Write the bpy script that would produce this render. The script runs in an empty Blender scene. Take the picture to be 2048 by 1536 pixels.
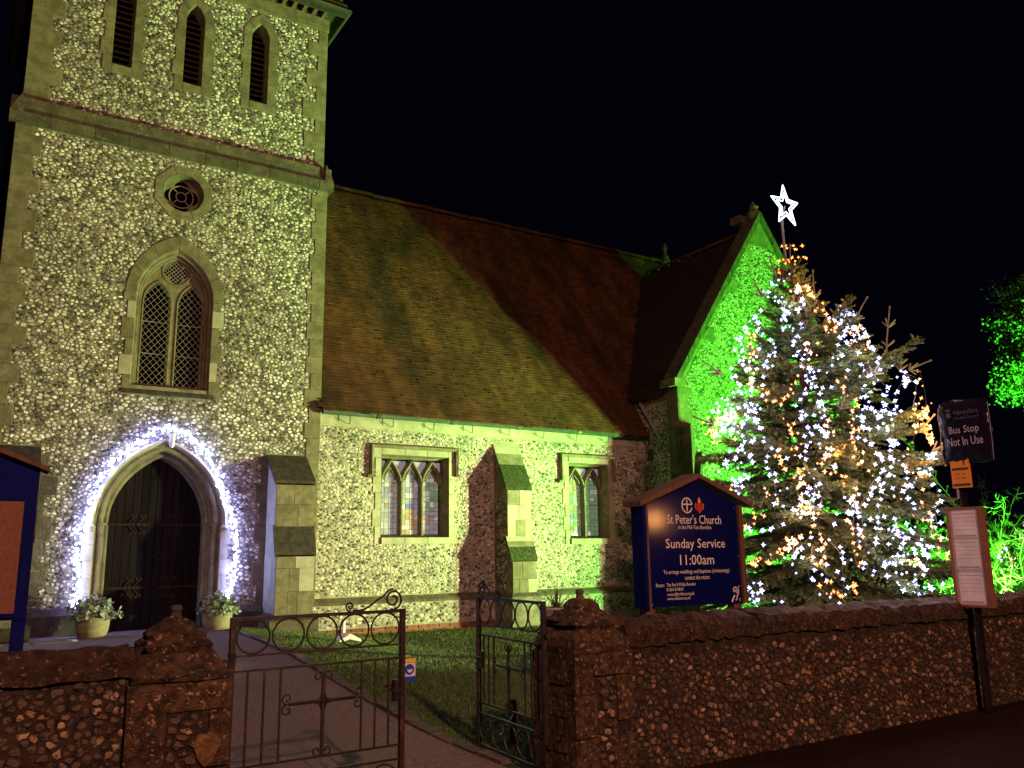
import bpy, math, random
import numpy as np
from mathutils import Vector, Matrix
from mathutils.geometry import tessellate_polygon

random.seed(7)
RNG = np.random.default_rng(7)
PI = math.pi
scene = bpy.context.scene
COL = scene.collection

# ------------------------------------------------------------------ camera
cam_d = bpy.data.cameras.new('camera')
cam_d.sensor_fit = 'HORIZONTAL'
cam_d.sensor_width = 36.0
cam_d.lens = 1690.0 / 2048.0 * 36.0
cam_d.clip_start = 0.05
cam_d.clip_end = 1500.0
cam = bpy.data.objects.new('camera', cam_d)
COL.objects.link(cam)
cam.matrix_world = Matrix(((0.84264428, -0.09411515, -0.530182, 0.0),
                           (-0.53827405, -0.17382795, -0.82464835, 0.0),
                           (-0.01454855, 0.98026842, -0.19713487, 1.6),
                           (0, 0, 0, 1)))
scene.camera = cam

# ------------------------------------------------------------------ night sky
world = bpy.data.worlds.new('World')
scene.world = world
world.use_nodes = True
wn = world.node_tree
bg = wn.nodes['Background']
bg.inputs['Color'].default_value = (0.12, 0.14, 0.55, 1)
bg.inputs['Strength'].default_value = 0.0034

# ------------------------------------------------------------------ lamps: street lamp, two church floodlights, lamp across the road, added green fills
def lamp(name, kind, loc, energy, color, size=0.1, target=None, spot=None, blend=0.5):
    d = bpy.data.lights.new(name, kind)
    d.energy = energy
    d.color = color
    d.shadow_soft_size = size
    if spot:
        d.spot_size = math.radians(spot)
        d.spot_blend = blend
    o = bpy.data.objects.new(name, d)
    COL.objects.link(o)
    o.location = loc
    if target is not None:
        o.rotation_euler = (Vector(target) - Vector(loc)).to_track_quat('-Z', 'Y').to_euler()
    return o

lamp('floodlight_yellow', 'SPOT', (18.6, 6.3, 0.6), 28000, (0.88, 0.94, 0.40), 0.16, (2.0, 14.5, 5.8), 58, 0.8)
lamp('floodlight_green', 'SPOT', (16.8, 9.0, 0.4), 11500, (0.075, 1.0, 0.03), 0.08, (15.6, 13.6, 9.0), 140, 0.9)
lamp('green_fill_nave', 'SPOT', (18.0, 7.6, 0.5), 10000, (0.30, 1.0, 0.17), 0.06, (11.2, 14.5, 1.9), 40, 0.9)  # added spot to turn the nave wall greener
lamp('green_fill_tree', 'SPOT', (27.5, 6.6, 0.8), 85000, (0.08, 1.0, 0.04), 0.10, (31.4, 13.5, 8.0), 60, 0.5)  # added spot that lights the far tree green
lamp('green_fill_shrubs', 'SPOT', (23.5, 6.0, 0.4), 11000, (0.08, 1.0, 0.04), 0.10, (19.3, 10.8, 3.4), 75, 0.9)  # added spot that lights the shrubs green
lamp('street_lamp', 'POINT', (0.8, -8.0, 8.6), 6600, (1.0, 0.46, 0.31), 0.20)
lamp('porch_lamp', 'POINT', (18.4, -9.0, 2.6), 110, (1.0, 0.38, 0.10), 0.26)

scene.view_settings.view_transform = 'Standard'
scene.view_settings.look = 'None'
scene.view_settings.exposure = 0.25
scene.view_settings.gamma = 1.0
scene.view_settings.use_curve_mapping = False
scene.cycles.use_denoising = True
scene.cycles.sample_clamp_indirect = 4.0
scene.cycles.max_bounces = 6
scene.cycles.diffuse_bounces = 3
scene.cycles.glossy_bounces = 3
scene.cycles.use_light_tree = True

# ------------------------------------------------------------------ materials
def M(name, c1, c2=None, scale=6.0, rough=0.85, bump=0.0, bscale=60.0, rnd=0.0, lo=0.35, hi=0.65,
      metal=0.0, spec=0.4, c3=None, s3=2.0, lo3=0.55, hi3=0.7, attr=None, objcol=False, detail=5.0, coat=0.0,
      stretch=None, tint=None):
    m = bpy.data.materials.new(name)
    m.use_nodes = True
    nt = m.node_tree
    n, l = nt.nodes, nt.links
    b = n['Principled BSDF']
    b.inputs['Roughness'].default_value = rough
    b.inputs['Metallic'].default_value = metal
    b.inputs['Specular IOR Level'].default_value = spec
    b.inputs['Coat Weight'].default_value = coat
    geo = n.new('ShaderNodeNewGeometry')
    pos = geo.outputs['Position']
    if stretch:
        mp = n.new('ShaderNodeVectorMath'); mp.operation = 'MULTIPLY'
        mp.inputs[1].default_value = stretch
        l.new(pos, mp.inputs[0]); pos = mp.outputs[0]
    def noise(s, d=detail):
        t = n.new('ShaderNodeTexNoise')
        t.inputs['Scale'].default_value = s
        t.inputs['Detail'].default_value = d
        t.inputs['Roughness'].default_value = 0.6
        l.new(pos, t.inputs['Vector'])
        return t.outputs['Fac']
    def step(f, a, c):
        r = n.new('ShaderNodeMapRange')
        r.interpolation_type = 'SMOOTHSTEP'
        r.inputs['From Min'].default_value = a
        r.inputs['From Max'].default_value = c
        l.new(f, r.inputs['Value'])
        return r.outputs['Result']
    def mix(f, a, c, bt='MIX'):
        x = n.new('ShaderNodeMix'); x.data_type = 'RGBA'; x.blend_type = bt
        for s_, v in ((0, f), (6, a), (7, c)):
            if hasattr(v, 'is_linked'): l.new(v, x.inputs[s_])
            elif s_ == 0: x.inputs[0].default_value = v
            else: x.inputs[s_].default_value = (*v[:3], 1)
        return x.outputs[2]
    col = None
    if attr:
        a = n.new('ShaderNodeAttribute'); a.attribute_name = attr
        col = a.outputs['Color']
    elif objcol:
        oi = n.new('ShaderNodeObjectInfo'); col = oi.outputs['Color']
    if col is not None:
        if c1 is not None:
            col = mix(step(noise(scale), lo, hi), col, c1)
        if c2 is not None:
            col = mix(step(noise(scale * 1.7, 3), 0.56, 0.66), col, c2)
    else:
        col = mix(step(noise(scale), lo, hi), c1, c2) if c2 is not None else c1
    if c3 is not None:
        col = mix(step(noise(s3), lo3, hi3), col, c3)
    if tint:
        ta = n.new('ShaderNodeAttribute'); ta.attribute_name = tint
        col = mix(1.0, col, ta.outputs['Color'], 'MULTIPLY')
    if rnd:
        oi = n.new('ShaderNodeObjectInfo')
        r = n.new('ShaderNodeMapRange')
        r.inputs['To Min'].default_value = 1 - rnd
        r.inputs['To Max'].default_value = 1 + rnd
        l.new(oi.outputs['Random'], r.inputs['Value'])
        v = n.new('ShaderNodeVectorMath'); v.operation = 'SCALE'
        if hasattr(col, 'is_linked'): l.new(col, v.inputs[0])
        else: v.inputs[0].default_value = col[:3]
        l.new(r.outputs['Result'], v.inputs['Scale'])
        col = v.outputs[0]
    if hasattr(col, 'is_linked'): l.new(col, b.inputs['Base Color'])
    else: b.inputs['Base Color'].default_value = (*col[:3], 1)
    if bump:
        bm_ = n.new('ShaderNodeBump')
        bm_.inputs['Strength'].default_value = bump
        bm_.inputs['Distance'].default_value = 0.02
        l.new(noise(bscale, 4), bm_.inputs['Height'])
        l.new(bm_.outputs['Normal'], b.inputs['Normal'])
    return m

def EM(name, color, strength):
    m = bpy.data.materials.new(name)
    m.use_nodes = True
    nt = m.node_tree
    b = nt.nodes['Principled BSDF']
    b.inputs['Base Color'].default_value = (0.6, 0.6, 0.6, 1)
    b.inputs['Emission Color'].default_value = (*color, 1)
    b.inputs['Emission Strength'].default_value = strength
    return m

MAT = dict(
    mortar=M('lime_mortar', (0.22, 0.20, 0.145), (0.10, 0.09, 0.064), 5, 0.95, 0.6, 90),
    mortar_pale=M('pale_lime_mortar', (0.38, 0.345, 0.27), (0.22, 0.195, 0.145), 4, 0.95, 0.6, 90),
    mortar_dark=M('dirty_mortar', (0.050, 0.029, 0.016), (0.012, 0.008, 0.005), 22, 0.95, 1.0, 70, c3=(0.17, 0.10, 0.055), s3=19.0, lo3=.6, hi3=.72),
    flint=M('flint_cores', (0.62, 0.60, 0.54), (0.035, 0.033, 0.032), 34, 0.55, 0.6, 120, attr='Col', lo=0.56, hi=0.61, spec=0.3),
    flint_one=M('flint_stone', (0.62, 0.60, 0.54), (0.035, 0.033, 0.032), 34, 0.55, 0.6, 120, objcol=True, lo=0.55, hi=0.60, spec=0.4),
    flint_old=M('weathered_flint', (0.11, 0.075, 0.05), (0.03, 0.022, 0.018), 34, 0.38, 0.6, 120, attr='Col', lo=0.45, hi=0.6, spec=0.5),
    flint_old_one=M('weathered_flint_stone', (0.11, 0.075, 0.05), (0.03, 0.022, 0.018), 34, 0.38, 0.6, 120, objcol=True, lo=0.45, hi=0.6, spec=0.5),
    lime=M('limestone', (0.175, 0.155, 0.095), (0.10, 0.088, 0.05), 5.5, 0.9, 0.35, 45, rnd=0.13, c3=(0.11, 0.095, 0.05), s3=14, lo3=0.48, hi3=0.72),
    lime_pale=M('pale_limestone', (0.36, 0.335, 0.25), (0.27, 0.25, 0.18), 4, 0.9, 0.3, 45, rnd=0.1, c3=(0.24, 0.22, 0.14), s3=7, lo3=0.58, hi3=0.74),
    stone_dark=M('weathered_stone', (0.10, 0.085, 0.055), (0.055, 0.046, 0.03), 5, 0.95, 0.7, 40, rnd=0.15, c3=(0.17, 0.15, 0.10), s3=14, lo3=0.6, hi3=0.7),
    stone_black=M('lichened_stone', (0.052, 0.044, 0.034), (0.025, 0.02, 0.016), 9, 0.95, 0.9, 50, rnd=0.1, c3=(0.30, 0.28, 0.24), s3=30, lo3=0.66, hi3=0.72),
    moss=M('moss', (0.010, 0.018, 0.004), (0.045, 0.056, 0.014), 22, 1.0, 1.0, 80, rnd=0.1),
    stone_red=M('dark_coping_stone', (0.060, 0.030, 0.017), (0.014, 0.008, 0.006), 17, 0.9, 1.0, 70, rnd=0.14, c3=(0.24, 0.15, 0.09), s3=42, lo3=0.58, hi3=0.68, detail=8.0),
    pillar=M('pillar_stone', (0.095, 0.054, 0.026), (0.018, 0.011, 0.007), 19, 0.9, 1.0, 70, rnd=0.15, c3=(0.34, 0.23, 0.13), s3=34, lo3=0.57, hi3=0.66, detail=8.0),
    brick=M('old_red_brick', (0.23, 0.075, 0.045), (0.15, 0.06, 0.04), 9, 0.95, 0.5, 60, rnd=0.25),
    tile=M('clay_roof_tile', (0.115, 0.050, 0.022), (0.062, 0.028, 0.013), 2.6, 0.9, 0.4, 90, spec=0.15, c3=(0.022, 0.016, 0.009), s3=0.9, lo3=0.45, hi3=0.72, rnd=0.22, stretch=(1.0, 0.35, 0.35)),
    tile_mass=M('clay_roof_tiles', (0.115, 0.050, 0.022), (0.062, 0.028, 0.013), 2.6, 0.9, 0.4, 90, spec=0.15, tint='Col', c3=(0.022, 0.016, 0.009), s3=0.9, lo3=0.45, hi3=0.72, stretch=(1.0, 0.35, 0.35)),
    tile_shaded=M('shaded_clay_tiles', (0.028, 0.013, 0.010), (0.015, 0.008, 0.007), 2.2, 0.85, 0.4, 90, c3=(0.30, 0.26, 0.22), s3=13, lo3=0.70, hi3=0.73),  # clay tile darkened for the unlit west slope, with pale lichen specks
    slate=M('dark_tower_tiles', (0.05, 0.04, 0.028), (0.03, 0.026, 0.02), 5, 0.8, 0.3, 80),
    oak=M('dark_door_oak', (0.012, 0.009, 0.010), (0.007, 0.005, 0.006), 3, 0.9, 0.5, 30, rnd=0.3, spec=0.06, stretch=(8, 8, 0.6)),
    wood=M('weathered_wood', (0.16, 0.085, 0.05), (0.10, 0.052, 0.032), 4, 0.75, 0.4, 40, rnd=0.1, stretch=(6, 6, 1)),
    wood_red=M('brown_case_wood', (0.26, 0.10, 0.065), (0.20, 0.08, 0.05), 6, 0.5, 0.2, 40, stretch=(1, 1, 6)),
    iron=M('gate_iron', (0.045, 0.028, 0.024), (0.022, 0.016, 0.015), 20, 0.42, 0.3, 120, metal=0.3, c3=(0.11, 0.05, 0.03), s3=16, lo3=0.58, hi3=0.7),
    hinge=M('hinge_iron', (0.026, 0.013, 0.009), (0.012, 0.008, 0.006), 12, 0.8, 0.3, 60, spec=0.15),
    lead=M('lead_came', (0.24, 0.24, 0.22), (0.15, 0.15, 0.14), 20, 0.5, 0.0),
    wire=M('wire_lattice', (0.24, 0.235, 0.20), None, rough=0.5, metal=0.2),
    black=M('black_void', (0.003, 0.003, 0.004), None, rough=0.9, spec=0.02),
    louvre=M('louvre_board', (0.055, 0.04, 0.03), (0.03, 0.022, 0.018), 9, 0.8, 0.3, 40, rnd=0.2),
    pipe=M('cast_iron_pipe', (0.012, 0.012, 0.012), None, rough=0.5, bump=0.2),
    gutter=M('painted_gutter', (0.05, 0.055, 0.045), (0.03, 0.035, 0.03), 9, 0.35, 0.1, 50),
    blue=M('navy_sign_paint', (0.004, 0.006, 0.085), (0.003, 0.005, 0.07), 3, 0.09, 0.0, spec=0.35),
    blue_trim=M('blue_frame_paint', (0.003, 0.007, 0.12), (0.002, 0.005, 0.08), 7, 0.8, 0.2, 40, spec=0.1, stretch=(1, 1, .3)),
    cork=M('pinboard_cork', (0.26, 0.115, 0.06), (0.15, 0.066, 0.036), 90, 0.8, 0.3, 150),
    lilac=M('bag_lettering', (0.46, 0.42, 0.54), None, rough=0.6),
    white=M('white_lettering', (0.75, 0.72, 0.70), None, rough=0.6),
    white_paint=M('white_paint', (0.72, 0.72, 0.74), (0.6, 0.6, 0.62), 9, 0.6),
    paper=M('notice_paper', (0.78, 0.74, 0.86), (0.62, 0.58, 0.68), 6, 0.5, spec=0.4),
    ink=M('print_ink', (0.36, 0.33, 0.36), None, rough=0.7),
    acrylic=M('case_acrylic', (0.55, 0.50, 0.60), (0.46, 0.42, 0.50), 3, 0.12, spec=0.6),
    red=M('shield_red', (0.50, 0.035, 0.02), None, rough=0.5),
    gold=M('flame_yellow', (0.65, 0.36, 0.03), None, rough=0.5),
    orange=M('orange_notice', (0.75, 0.27, 0.03), (0.68, 0.24, 0.03), 9, 0.5),
    yellow=M('yellow_notice', (0.75, 0.52, 0.03), None, rough=0.5),
    signblue=M('mandatory_blue', (0.02, 0.06, 0.42), None, rough=0.4),
    bag=M('black_plastic_bag', (0.010, 0.009, 0.026), (0.008, 0.008, 0.018), 5, 0.22, 0.6, 9, spec=0.6),
    faded=M('faded_print', (0.11, 0.09, 0.15), None, rough=0.5),
    pole=M('black_pole_paint', (0.006, 0.004, 0.005), (0.010, 0.007, 0.007), 9, 0.9, 0.1, 60, spec=0.04),
    galv=M('scuffed_pole_paint', (0.42, 0.38, 0.42), (0.25, 0.22, 0.25), 16, 0.5),
    pot=M('glazed_stone_pot', (0.26, 0.235, 0.145), (0.19, 0.17, 0.10), 8, 0.7, 0.4, 30, stretch=(1, 1, 4)),
    urn=M('stone_urn', (0.42, 0.42, 0.40), (0.30, 0.30, 0.28), 8, 0.8, 0.3, 40),
    soil=M('soil', (0.02, 0.013, 0.008), (0.012, 0.008, 0.006), 30, 1.0, 1.0, 60),
    leaf_grey=M('grey_green_leaf', (0.27, 0.32, 0.23), (0.15, 0.20, 0.13), 14, 0.6, rnd=0.2),
    leaf_strap=M('strap_leaf', (0.11, 0.13, 0.045), (0.06, 0.08, 0.03), 9, 0.5),
    leaf_tree=M('tree_leaf', None, None, attr='Col', rough=0.55),
    needle=M('fir_needle', None, None, attr='Col', rough=0.55),
    bark=M('bark', (0.10, 0.065, 0.04), (0.055, 0.038, 0.025), 18, 0.9, 0.8, 40, stretch=(3, 3, 1)),
    twig=M('pale_twig', (0.17, 0.13, 0.085), (0.11, 0.085, 0.055), 18, 0.8),
    bush=M('bush_twig', (0.13, 0.12, 0.07), (0.08, 0.08, 0.045), 9, 0.7),
    grass=M('grass_blade', None, None, attr='Col', rough=0.6),
    lawn=M('lawn_soil', (0.014, 0.028, 0.006), (0.026, 0.03, 0.010), 9, 1.0, 0.8, 30),
    path=M('path_gravel', (0.30, 0.225, 0.21), (0.085, 0.062, 0.06), 55, 0.9, 0.7, 260, lo=0.3, hi=0.7, c3=(0.17, 0.13, 0.12), s3=1.4, lo3=0.45, hi3=0.7),
    pave=M('pavement_asphalt', (0.036, 0.014, 0.009), (0.009, 0.005, 0.004), 60, 0.95, 0.8, 240, lo=0.3, hi=0.7, c3=(0.036, 0.022, 0.016), s3=1.1, spec=0.1),
    kerb=M('edging_stone', (0.12, 0.095, 0.08), (0.06, 0.048, 0.04), 12, 0.9, 0.8, 50, rnd=0.25),
    earth=M('dark_earth', (0.02, 0.022, 0.012), (0.012, 0.013, 0.008), 3, 1.0),
    cable=M('light_cable', (0.02, 0.03, 0.02), None, rough=0.5),
    white_bulb=EM('cool_white_led', (0.36, 0.44, 1.0), 5.0),
    door_bulb=EM('blue_white_led', (0.36, 0.40, 1.0), 65.0),
    amber_bulb=EM('amber_led', (1.0, 0.24, 0.03), 3.0),
    star_bulb=EM('star_led', (0.62, 0.72, 1.0), 4.0),
    steel=M('steel_tube', (0.45, 0.45, 0.47), (0.35, 0.33, 0.33), 8, 0.35, metal=0.7),
)
def glass_mat(name, c, rough=0.08, spec=0.6):
    m = M(name, c, tuple(x * 0.55 for x in c), 22, rough, 0.15, 30, rnd=0.35, spec=spec)
    p = m.node_tree.nodes['Principled BSDF']          # small emission put into the panes to brighten them
    p.inputs['Emission Color'].default_value = (*c, 1)
    p.inputs['Emission Strength'].default_value = 0.42
    return m
GLASS = [glass_mat('leaded_glass_' + k, c) for k, c in dict(grey=(0.30, 0.30, 0.31), lilac=(0.29, 0.28, 0.35), clear=(0.48, 0.48, 0.46),
         blue=(0.16, 0.19, 0.36), amber=(0.38, 0.25, 0.14), green=(0.17, 0.30, 0.16)).items()]
# ------------------------------------------------------------------ mesh helpers
class MB:
    """Collects shapes and links them as one mesh object."""
    def __init__(self):
        self.v, self.f = [], []
    def add(self, vs, fs):
        o = len(self.v)
        self.v += [tuple(p) for p in vs]
        self.f += [tuple(i + o for i in f) for f in fs]
        return self
    def box(self, x0, x1, y0, y1, z0, z1):
        return self.add([(x0, y0, z0), (x1, y0, z0), (x1, y1, z0), (x0, y1, z0), (x0, y0, z1), (x1, y0, z1), (x1, y1, z1), (x0, y1, z1)],
                        [(0, 3, 2, 1), (4, 5, 6, 7), (0, 1, 5, 4), (1, 2, 6, 5), (2, 3, 7, 6), (3, 0, 4, 7)])
    def hexa(self, bottom, top):
        return self.add(list(bottom) + list(top), [(0, 3, 2, 1), (4, 5, 6, 7), (0, 1, 5, 4), (1, 2, 6, 5), (2, 3, 7, 6), (3, 0, 4, 7)])
    def prism(self, poly, y0, y1, chamfer=0.0):
        """poly in (x, z); front at y0."""
        n = len(poly)
        cx = sum(p[0] for p in poly) / n; cz = sum(p[1] for p in poly) / n
        vs = []
        if chamfer:
            def shrink(p):
                dx, dz = p[0] - cx, p[1] - cz
                L = math.hypot(dx, dz) or 1
                k = max(0, 1 - 1.4 * chamfer / L)
                return (cx + dx * k, cz + dz * k)
            vs += [(shrink(p)[0], y0, shrink(p)[1]) for p in poly]
            vs += [(p[0], y0 + chamfer, p[1]) for p in poly]
            vs += [(p[0], y1, p[1]) for p in poly]
            L = 3
        else:
            vs += [(p[0], y0, p[1]) for p in poly] + [(p[0], y1, p[1]) for p in poly]
            L = 2
        fs = []
        for k in range(L - 1):
            for i in range(n):
                j = (i + 1) % n
                fs.append((k * n + i, k * n + j, (k + 1) * n + j, (k + 1) * n + i))
        fs.append(tuple(range(n))); fs.append(tuple(range((L - 1) * n, L * n)))
        return self.add(vs, fs)
    def plate(self, outer, holes, y0, y1=None):
        """Flat sheet in the xz plane with holes; thickness when y1 is given."""
        loops = [outer] + list(holes)
        tri = tessellate_polygon([[Vector((p[0], p[1], 0)) for p in lp] for lp in loops])
        flat = [p for lp in loops for p in lp]
        self.add([(p[0], y0, p[1]) for p in flat], tri)
        if y1 is not None:
            self.add([(p[0], y1, p[1]) for p in flat], tri)
            for lp in loops:
                self.strip([(p[0], y0, p[1]) for p in lp], [(p[0], y1, p[1]) for p in lp], True)
        return self
    def strip(self, a, b, closed=False):
        n = len(a)
        m = n if closed else n - 1
        return self.add(list(a) + list(b), [(i, (i + 1) % n, n + (i + 1) % n, n + i) for i in range(m)])
    def tube(self, path, r, n=6, r2=None, cap=True):
        path = [Vector(p) for p in path]
        k = len(path)
        vs = []
        up = None
        for i, p in enumerate(path):
            t = (path[min(i + 1, k - 1)] - path[max(i - 1, 0)])
            t = t.normalized() if t.length > 1e-9 else Vector((0, 0, 1))
            if up is None:
                up = t.orthogonal().normalized()
            else:
                up = up - t * up.dot(t)
                up = up.normalized() if up.length > 1e-6 else t.orthogonal().normalized()
            s = t.cross(up)
            rr = r if r2 is None else r + (r2 - r) * i / max(1, k - 1)
            for j in range(n):
                a = 2 * PI * j / n
                vs.append(p + (up * math.cos(a) + s * math.sin(a)) * rr)
        fs = [(i * n + j, i * n + (j + 1) % n, (i + 1) * n + (j + 1) % n, (i + 1) * n + j) for i in range(k - 1) for j in range(n)]
        if cap:
            fs += [tuple(range(n)), tuple(range((k - 1) * n, k * n))]
        return self.add(vs, fs)
    def ring(self, c, R, r, axis='y', n=20, m=6):
        vs, fs = [], []
        for i in range(n):
            a = 2 * PI * i / n
            for j in range(m):
                b = 2 * PI * j / m
                q = R + r * math.cos(b)
                u, w, d = q * math.cos(a), q * math.sin(a), r * math.sin(b)
                vs.append((c[0] + u, c[1] + d, c[2] + w) if axis == 'y' else (c[0] + u, c[1] + w, c[2] + d))
        for i in range(n):
            for j in range(m):
                fs.append((i * m + j, ((i + 1) % n) * m + j, ((i + 1) % n) * m + (j + 1) % m, i * m + (j + 1) % m))
        return self.add(vs, fs)
    def lathe(self, prof, c=(0, 0, 0), n=16, square=False):
        """prof: (radius, z); square makes a four-sided moulded block."""
        vs, fs = [], []
        if square: n = 4
        for r, z in prof:
            for j in range(n):
                a = 2 * PI * j / n + (PI / 4 if square else 0)
                q = r * (math.sqrt(2) if square else 1)
                vs.append((c[0] + q * math.cos(a), c[1] + q * math.sin(a), c[2] + z))
        k = len(prof)
        for i in range(k - 1):
            for j in range(n):
                fs.append((i * n + j, i * n + (j + 1) % n, (i + 1) * n + (j + 1) % n, (i + 1) * n + j))
        fs += [tuple(range(n)), tuple(range((k - 1) * n, k * n))]
        return self.add(vs, fs)
    def sweep(self, path, prof, y=0.0, closed=False):
        """path in (x, z); prof points are (offset across the path in the wall plane, depth along y)."""
        P = [Vector((p[0], p[1])) for p in path]
        k, m = len(P), len(prof)
        vs = []
        for i in range(k):
            a = P[(i - 1) % k] if (closed or i > 0) else None
            c = P[(i + 1) % k] if (closed or i < k - 1) else None
            d1 = (P[i] - a).normalized() if a is not None else None
            d2 = (c - P[i]).normalized() if c is not None else None
            d1 = d1 or d2; d2 = d2 or d1
            t = (d1 + d2)
            t = t.normalized() if t.length > 1e-6 else d2
            nrm = Vector((-t.y, t.x))
            kk = 1.0 / max(0.5, nrm.dot(Vector((-d2.y, d2.x))))
            for off, dep in prof:
                q = P[i] + nrm * off * kk
                vs.append((q.x, y + dep, q.y))
        fs = []
        for i in range(k if closed else k - 1):
            for j in range(m):
                i2 = (i + 1) % k
                fs.append((i * m + j, i2 * m + j, i2 * m + (j + 1) % m, i * m + (j + 1) % m))
        if not closed:
            fs += [tuple(range(m)), tuple(range((k - 1) * m, k * m))]
        return self.add(vs, fs)
    def mesh(self, name, mats, smooth=False):
        me = bpy.data.meshes.new(name)
        me.from_pydata([tuple(p) for p in self.v], [], self.f)
        me.update()
        for m_ in (mats if isinstance(mats, (list, tuple)) else [mats]):
            me.materials.append(m_)
        if smooth:
            me.polygons.foreach_set('use_smooth', [True] * len(me.polygons))
        return me

BASE = {}          # object name -> world location of its frame
def link(name, data, parent=None, world=True):
    o = bpy.data.objects.new(name, data)
    COL.objects.link(o)
    if parent is not None:
        o.parent = parent
        if world:
            p = BASE.get(parent.name, Vector((0, 0, 0)))
            o.location = -p
    BASE[o.name] = Vector((0, 0, 0)) if world else BASE.get(parent.name, Vector((0, 0, 0))) if parent else Vector((0, 0, 0))
    return o
def put(mb, name, mat, parent=None, smooth=False, world=True):
    return link(name, mb.mesh(name, mat, smooth), parent, world)
def put_at(mb, name, mat, parent, smooth=False):
    """Like put, with the origin at the piece's own centre (parent frame = world axes)."""
    V = np.array(mb.v)
    c = V.mean(0)
    mb.v = [tuple(p) for p in (V - c)]
    o = bpy.data.objects.new(name, mb.mesh(name, mat, smooth))
    COL.objects.link(o)
    if parent is not None:
        o.parent = parent
        o.location = Vector(c) - BASE.get(parent.name, Vector((0, 0, 0)))
    else:
        o.location = c
    return o
def place(name, me, parent, loc, rot=None, scale=None, color=None):
    o = bpy.data.objects.new(name, me)
    COL.objects.link(o)
    if parent is not None:
        o.parent = parent
        o.location = Vector(loc) - BASE.get(parent.name, Vector((0, 0, 0)))
    else:
        o.location = loc
    if rot is not None: o.rotation_euler = rot
    if scale is not None: o.scale = scale
    if color is not None: o.color = (*color, 1)
    return o
def tag(o, label=None, cat=None, group=None, kind=None):
    if label: o['label'] = label
    if cat: o['category'] = cat
    if group: o['group'] = group
    if kind: o['kind'] = kind
    return o
def thing(name, label, cat, loc, rotz=0.0, group=None):
    o = bpy.data.objects.new(name, None)
    COL.objects.link(o)
    o.location = loc
    o.rotation_euler = (0, 0, rotz)
    o.empty_display_size = 0.3
    BASE[o.name] = Vector(loc)
    return tag(o, label, cat, group)

def np_mesh(name, V, loops, totals, mats, cols=None, smooth=False):
    """cols: one colour per vertex."""
    me = bpy.data.meshes.new(name)
    me.vertices.add(len(V))
    me.vertices.foreach_set('co', np.ascontiguousarray(V, dtype=np.float32).ravel())
    me.loops.add(len(loops))
    me.loops.foreach_set('vertex_index', np.ascontiguousarray(loops, dtype=np.int32))
    starts = np.concatenate([[0], np.cumsum(totals)[:-1]]).astype(np.int32)
    me.polygons.add(len(totals))
    me.polygons.foreach_set('loop_start', starts)
    me.polygons.foreach_set('loop_total', np.ascontiguousarray(totals, dtype=np.int32))
    me.polygons.foreach_set('use_smooth', np.full(len(totals), bool(smooth)))
    me.update(calc_edges=True)
    if cols is not None:
        a = me.color_attributes.new('Col', 'FLOAT_COLOR', 'POINT')
        c4 = np.ones((len(V), 4), dtype=np.float32)
        c4[:, :3] = cols
        a.data.foreach_set('color', c4.ravel())
    for m_ in (mats if isinstance(mats, (list, tuple)) else [mats]):
        me.materials.append(m_)
    return me

# ------------------------------------------------------------------ outlines
def arch(xl, xr, zs, za, n=9):
    a, h, xm = (xr - xl) / 2, za - zs, (xl + xr) / 2
    R = (a * a + h * h) / (2 * a)
    end = math.atan2(h, xm - (xl + R))
    L = [(xl + R + R * math.cos(PI + (end - PI) * i / n), zs + R * math.sin(PI + (end - PI) * i / n)) for i in range(n + 1)]
    return L + [(xl + xr - p[0], p[1]) for p in L[-2::-1]]
def arch_z(x, xl, xr, zs, za):
    a, h = (xr - xl) / 2, za - zs
    R = (a * a + h * h) / (2 * a)
    d = abs(x - (xl + xr) / 2)
    c = (R - a)
    return zs + math.sqrt(max(0, R * R - (d + c) ** 2))
def opening(xl, xr, z0, zs, za, n=9):
    return [(xl, z0)] + arch(xl, xr, zs, za, n) + [(xr, z0)]
def circle(cx, cz, r, n=24):
    return [(cx + r * math.cos(2 * PI * i / n), cz + r * math.sin(2 * PI * i / n)) for i in range(n)]
def quatrefoil(cx, cz, o, r, n=32, rot=0.0):
    pts = []
    for i in range(n):
        th = 2 * PI * i / n
        ph = (th + PI / 4) % (PI / 2) - PI / 4
        q = o * math.cos(ph) + math.sqrt(max(0, r * r - (o * math.sin(ph)) ** 2))
        pts.append((cx + q * math.cos(th + rot), cz + q * math.sin(th + rot)))
    return pts
def inside(poly, u, v):
    """Vectorised even-odd test."""
    res = np.zeros(np.shape(u), dtype=bool)
    n = len(poly)
    for i in range(n):
        x1, y1 = poly[i]; x2, y2 = poly[(i + 1) % n]
        if y1 == y2: continue
        c = ((y1 > v) != (y2 > v)) & (u < (x2 - x1) * (v - y1) / (y2 - y1) + x1)
        res ^= c
    return res
def rect(x0, x1, z0, z1):
    return [(x0, z0), (x1, z0), (x1, z1), (x0, z1)]

def stone(poly, y0, y1, parent, mat, name='stone', chamfer=0.005, gap=0.002):
    n = len(poly)
    cx = sum(p[0] for p in poly) / n; cz = sum(p[1] for p in poly) / n
    q = []
    for p in poly:
        dx, dz = p[0] - cx, p[1] - cz
        L = math.hypot(dx, dz) or 1
        q.append((p[0] - dx / L * gap, p[1] - dz / L * gap))
    return put_at(MB().prism(q, y0, y1, chamfer), name, mat, parent)

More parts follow.
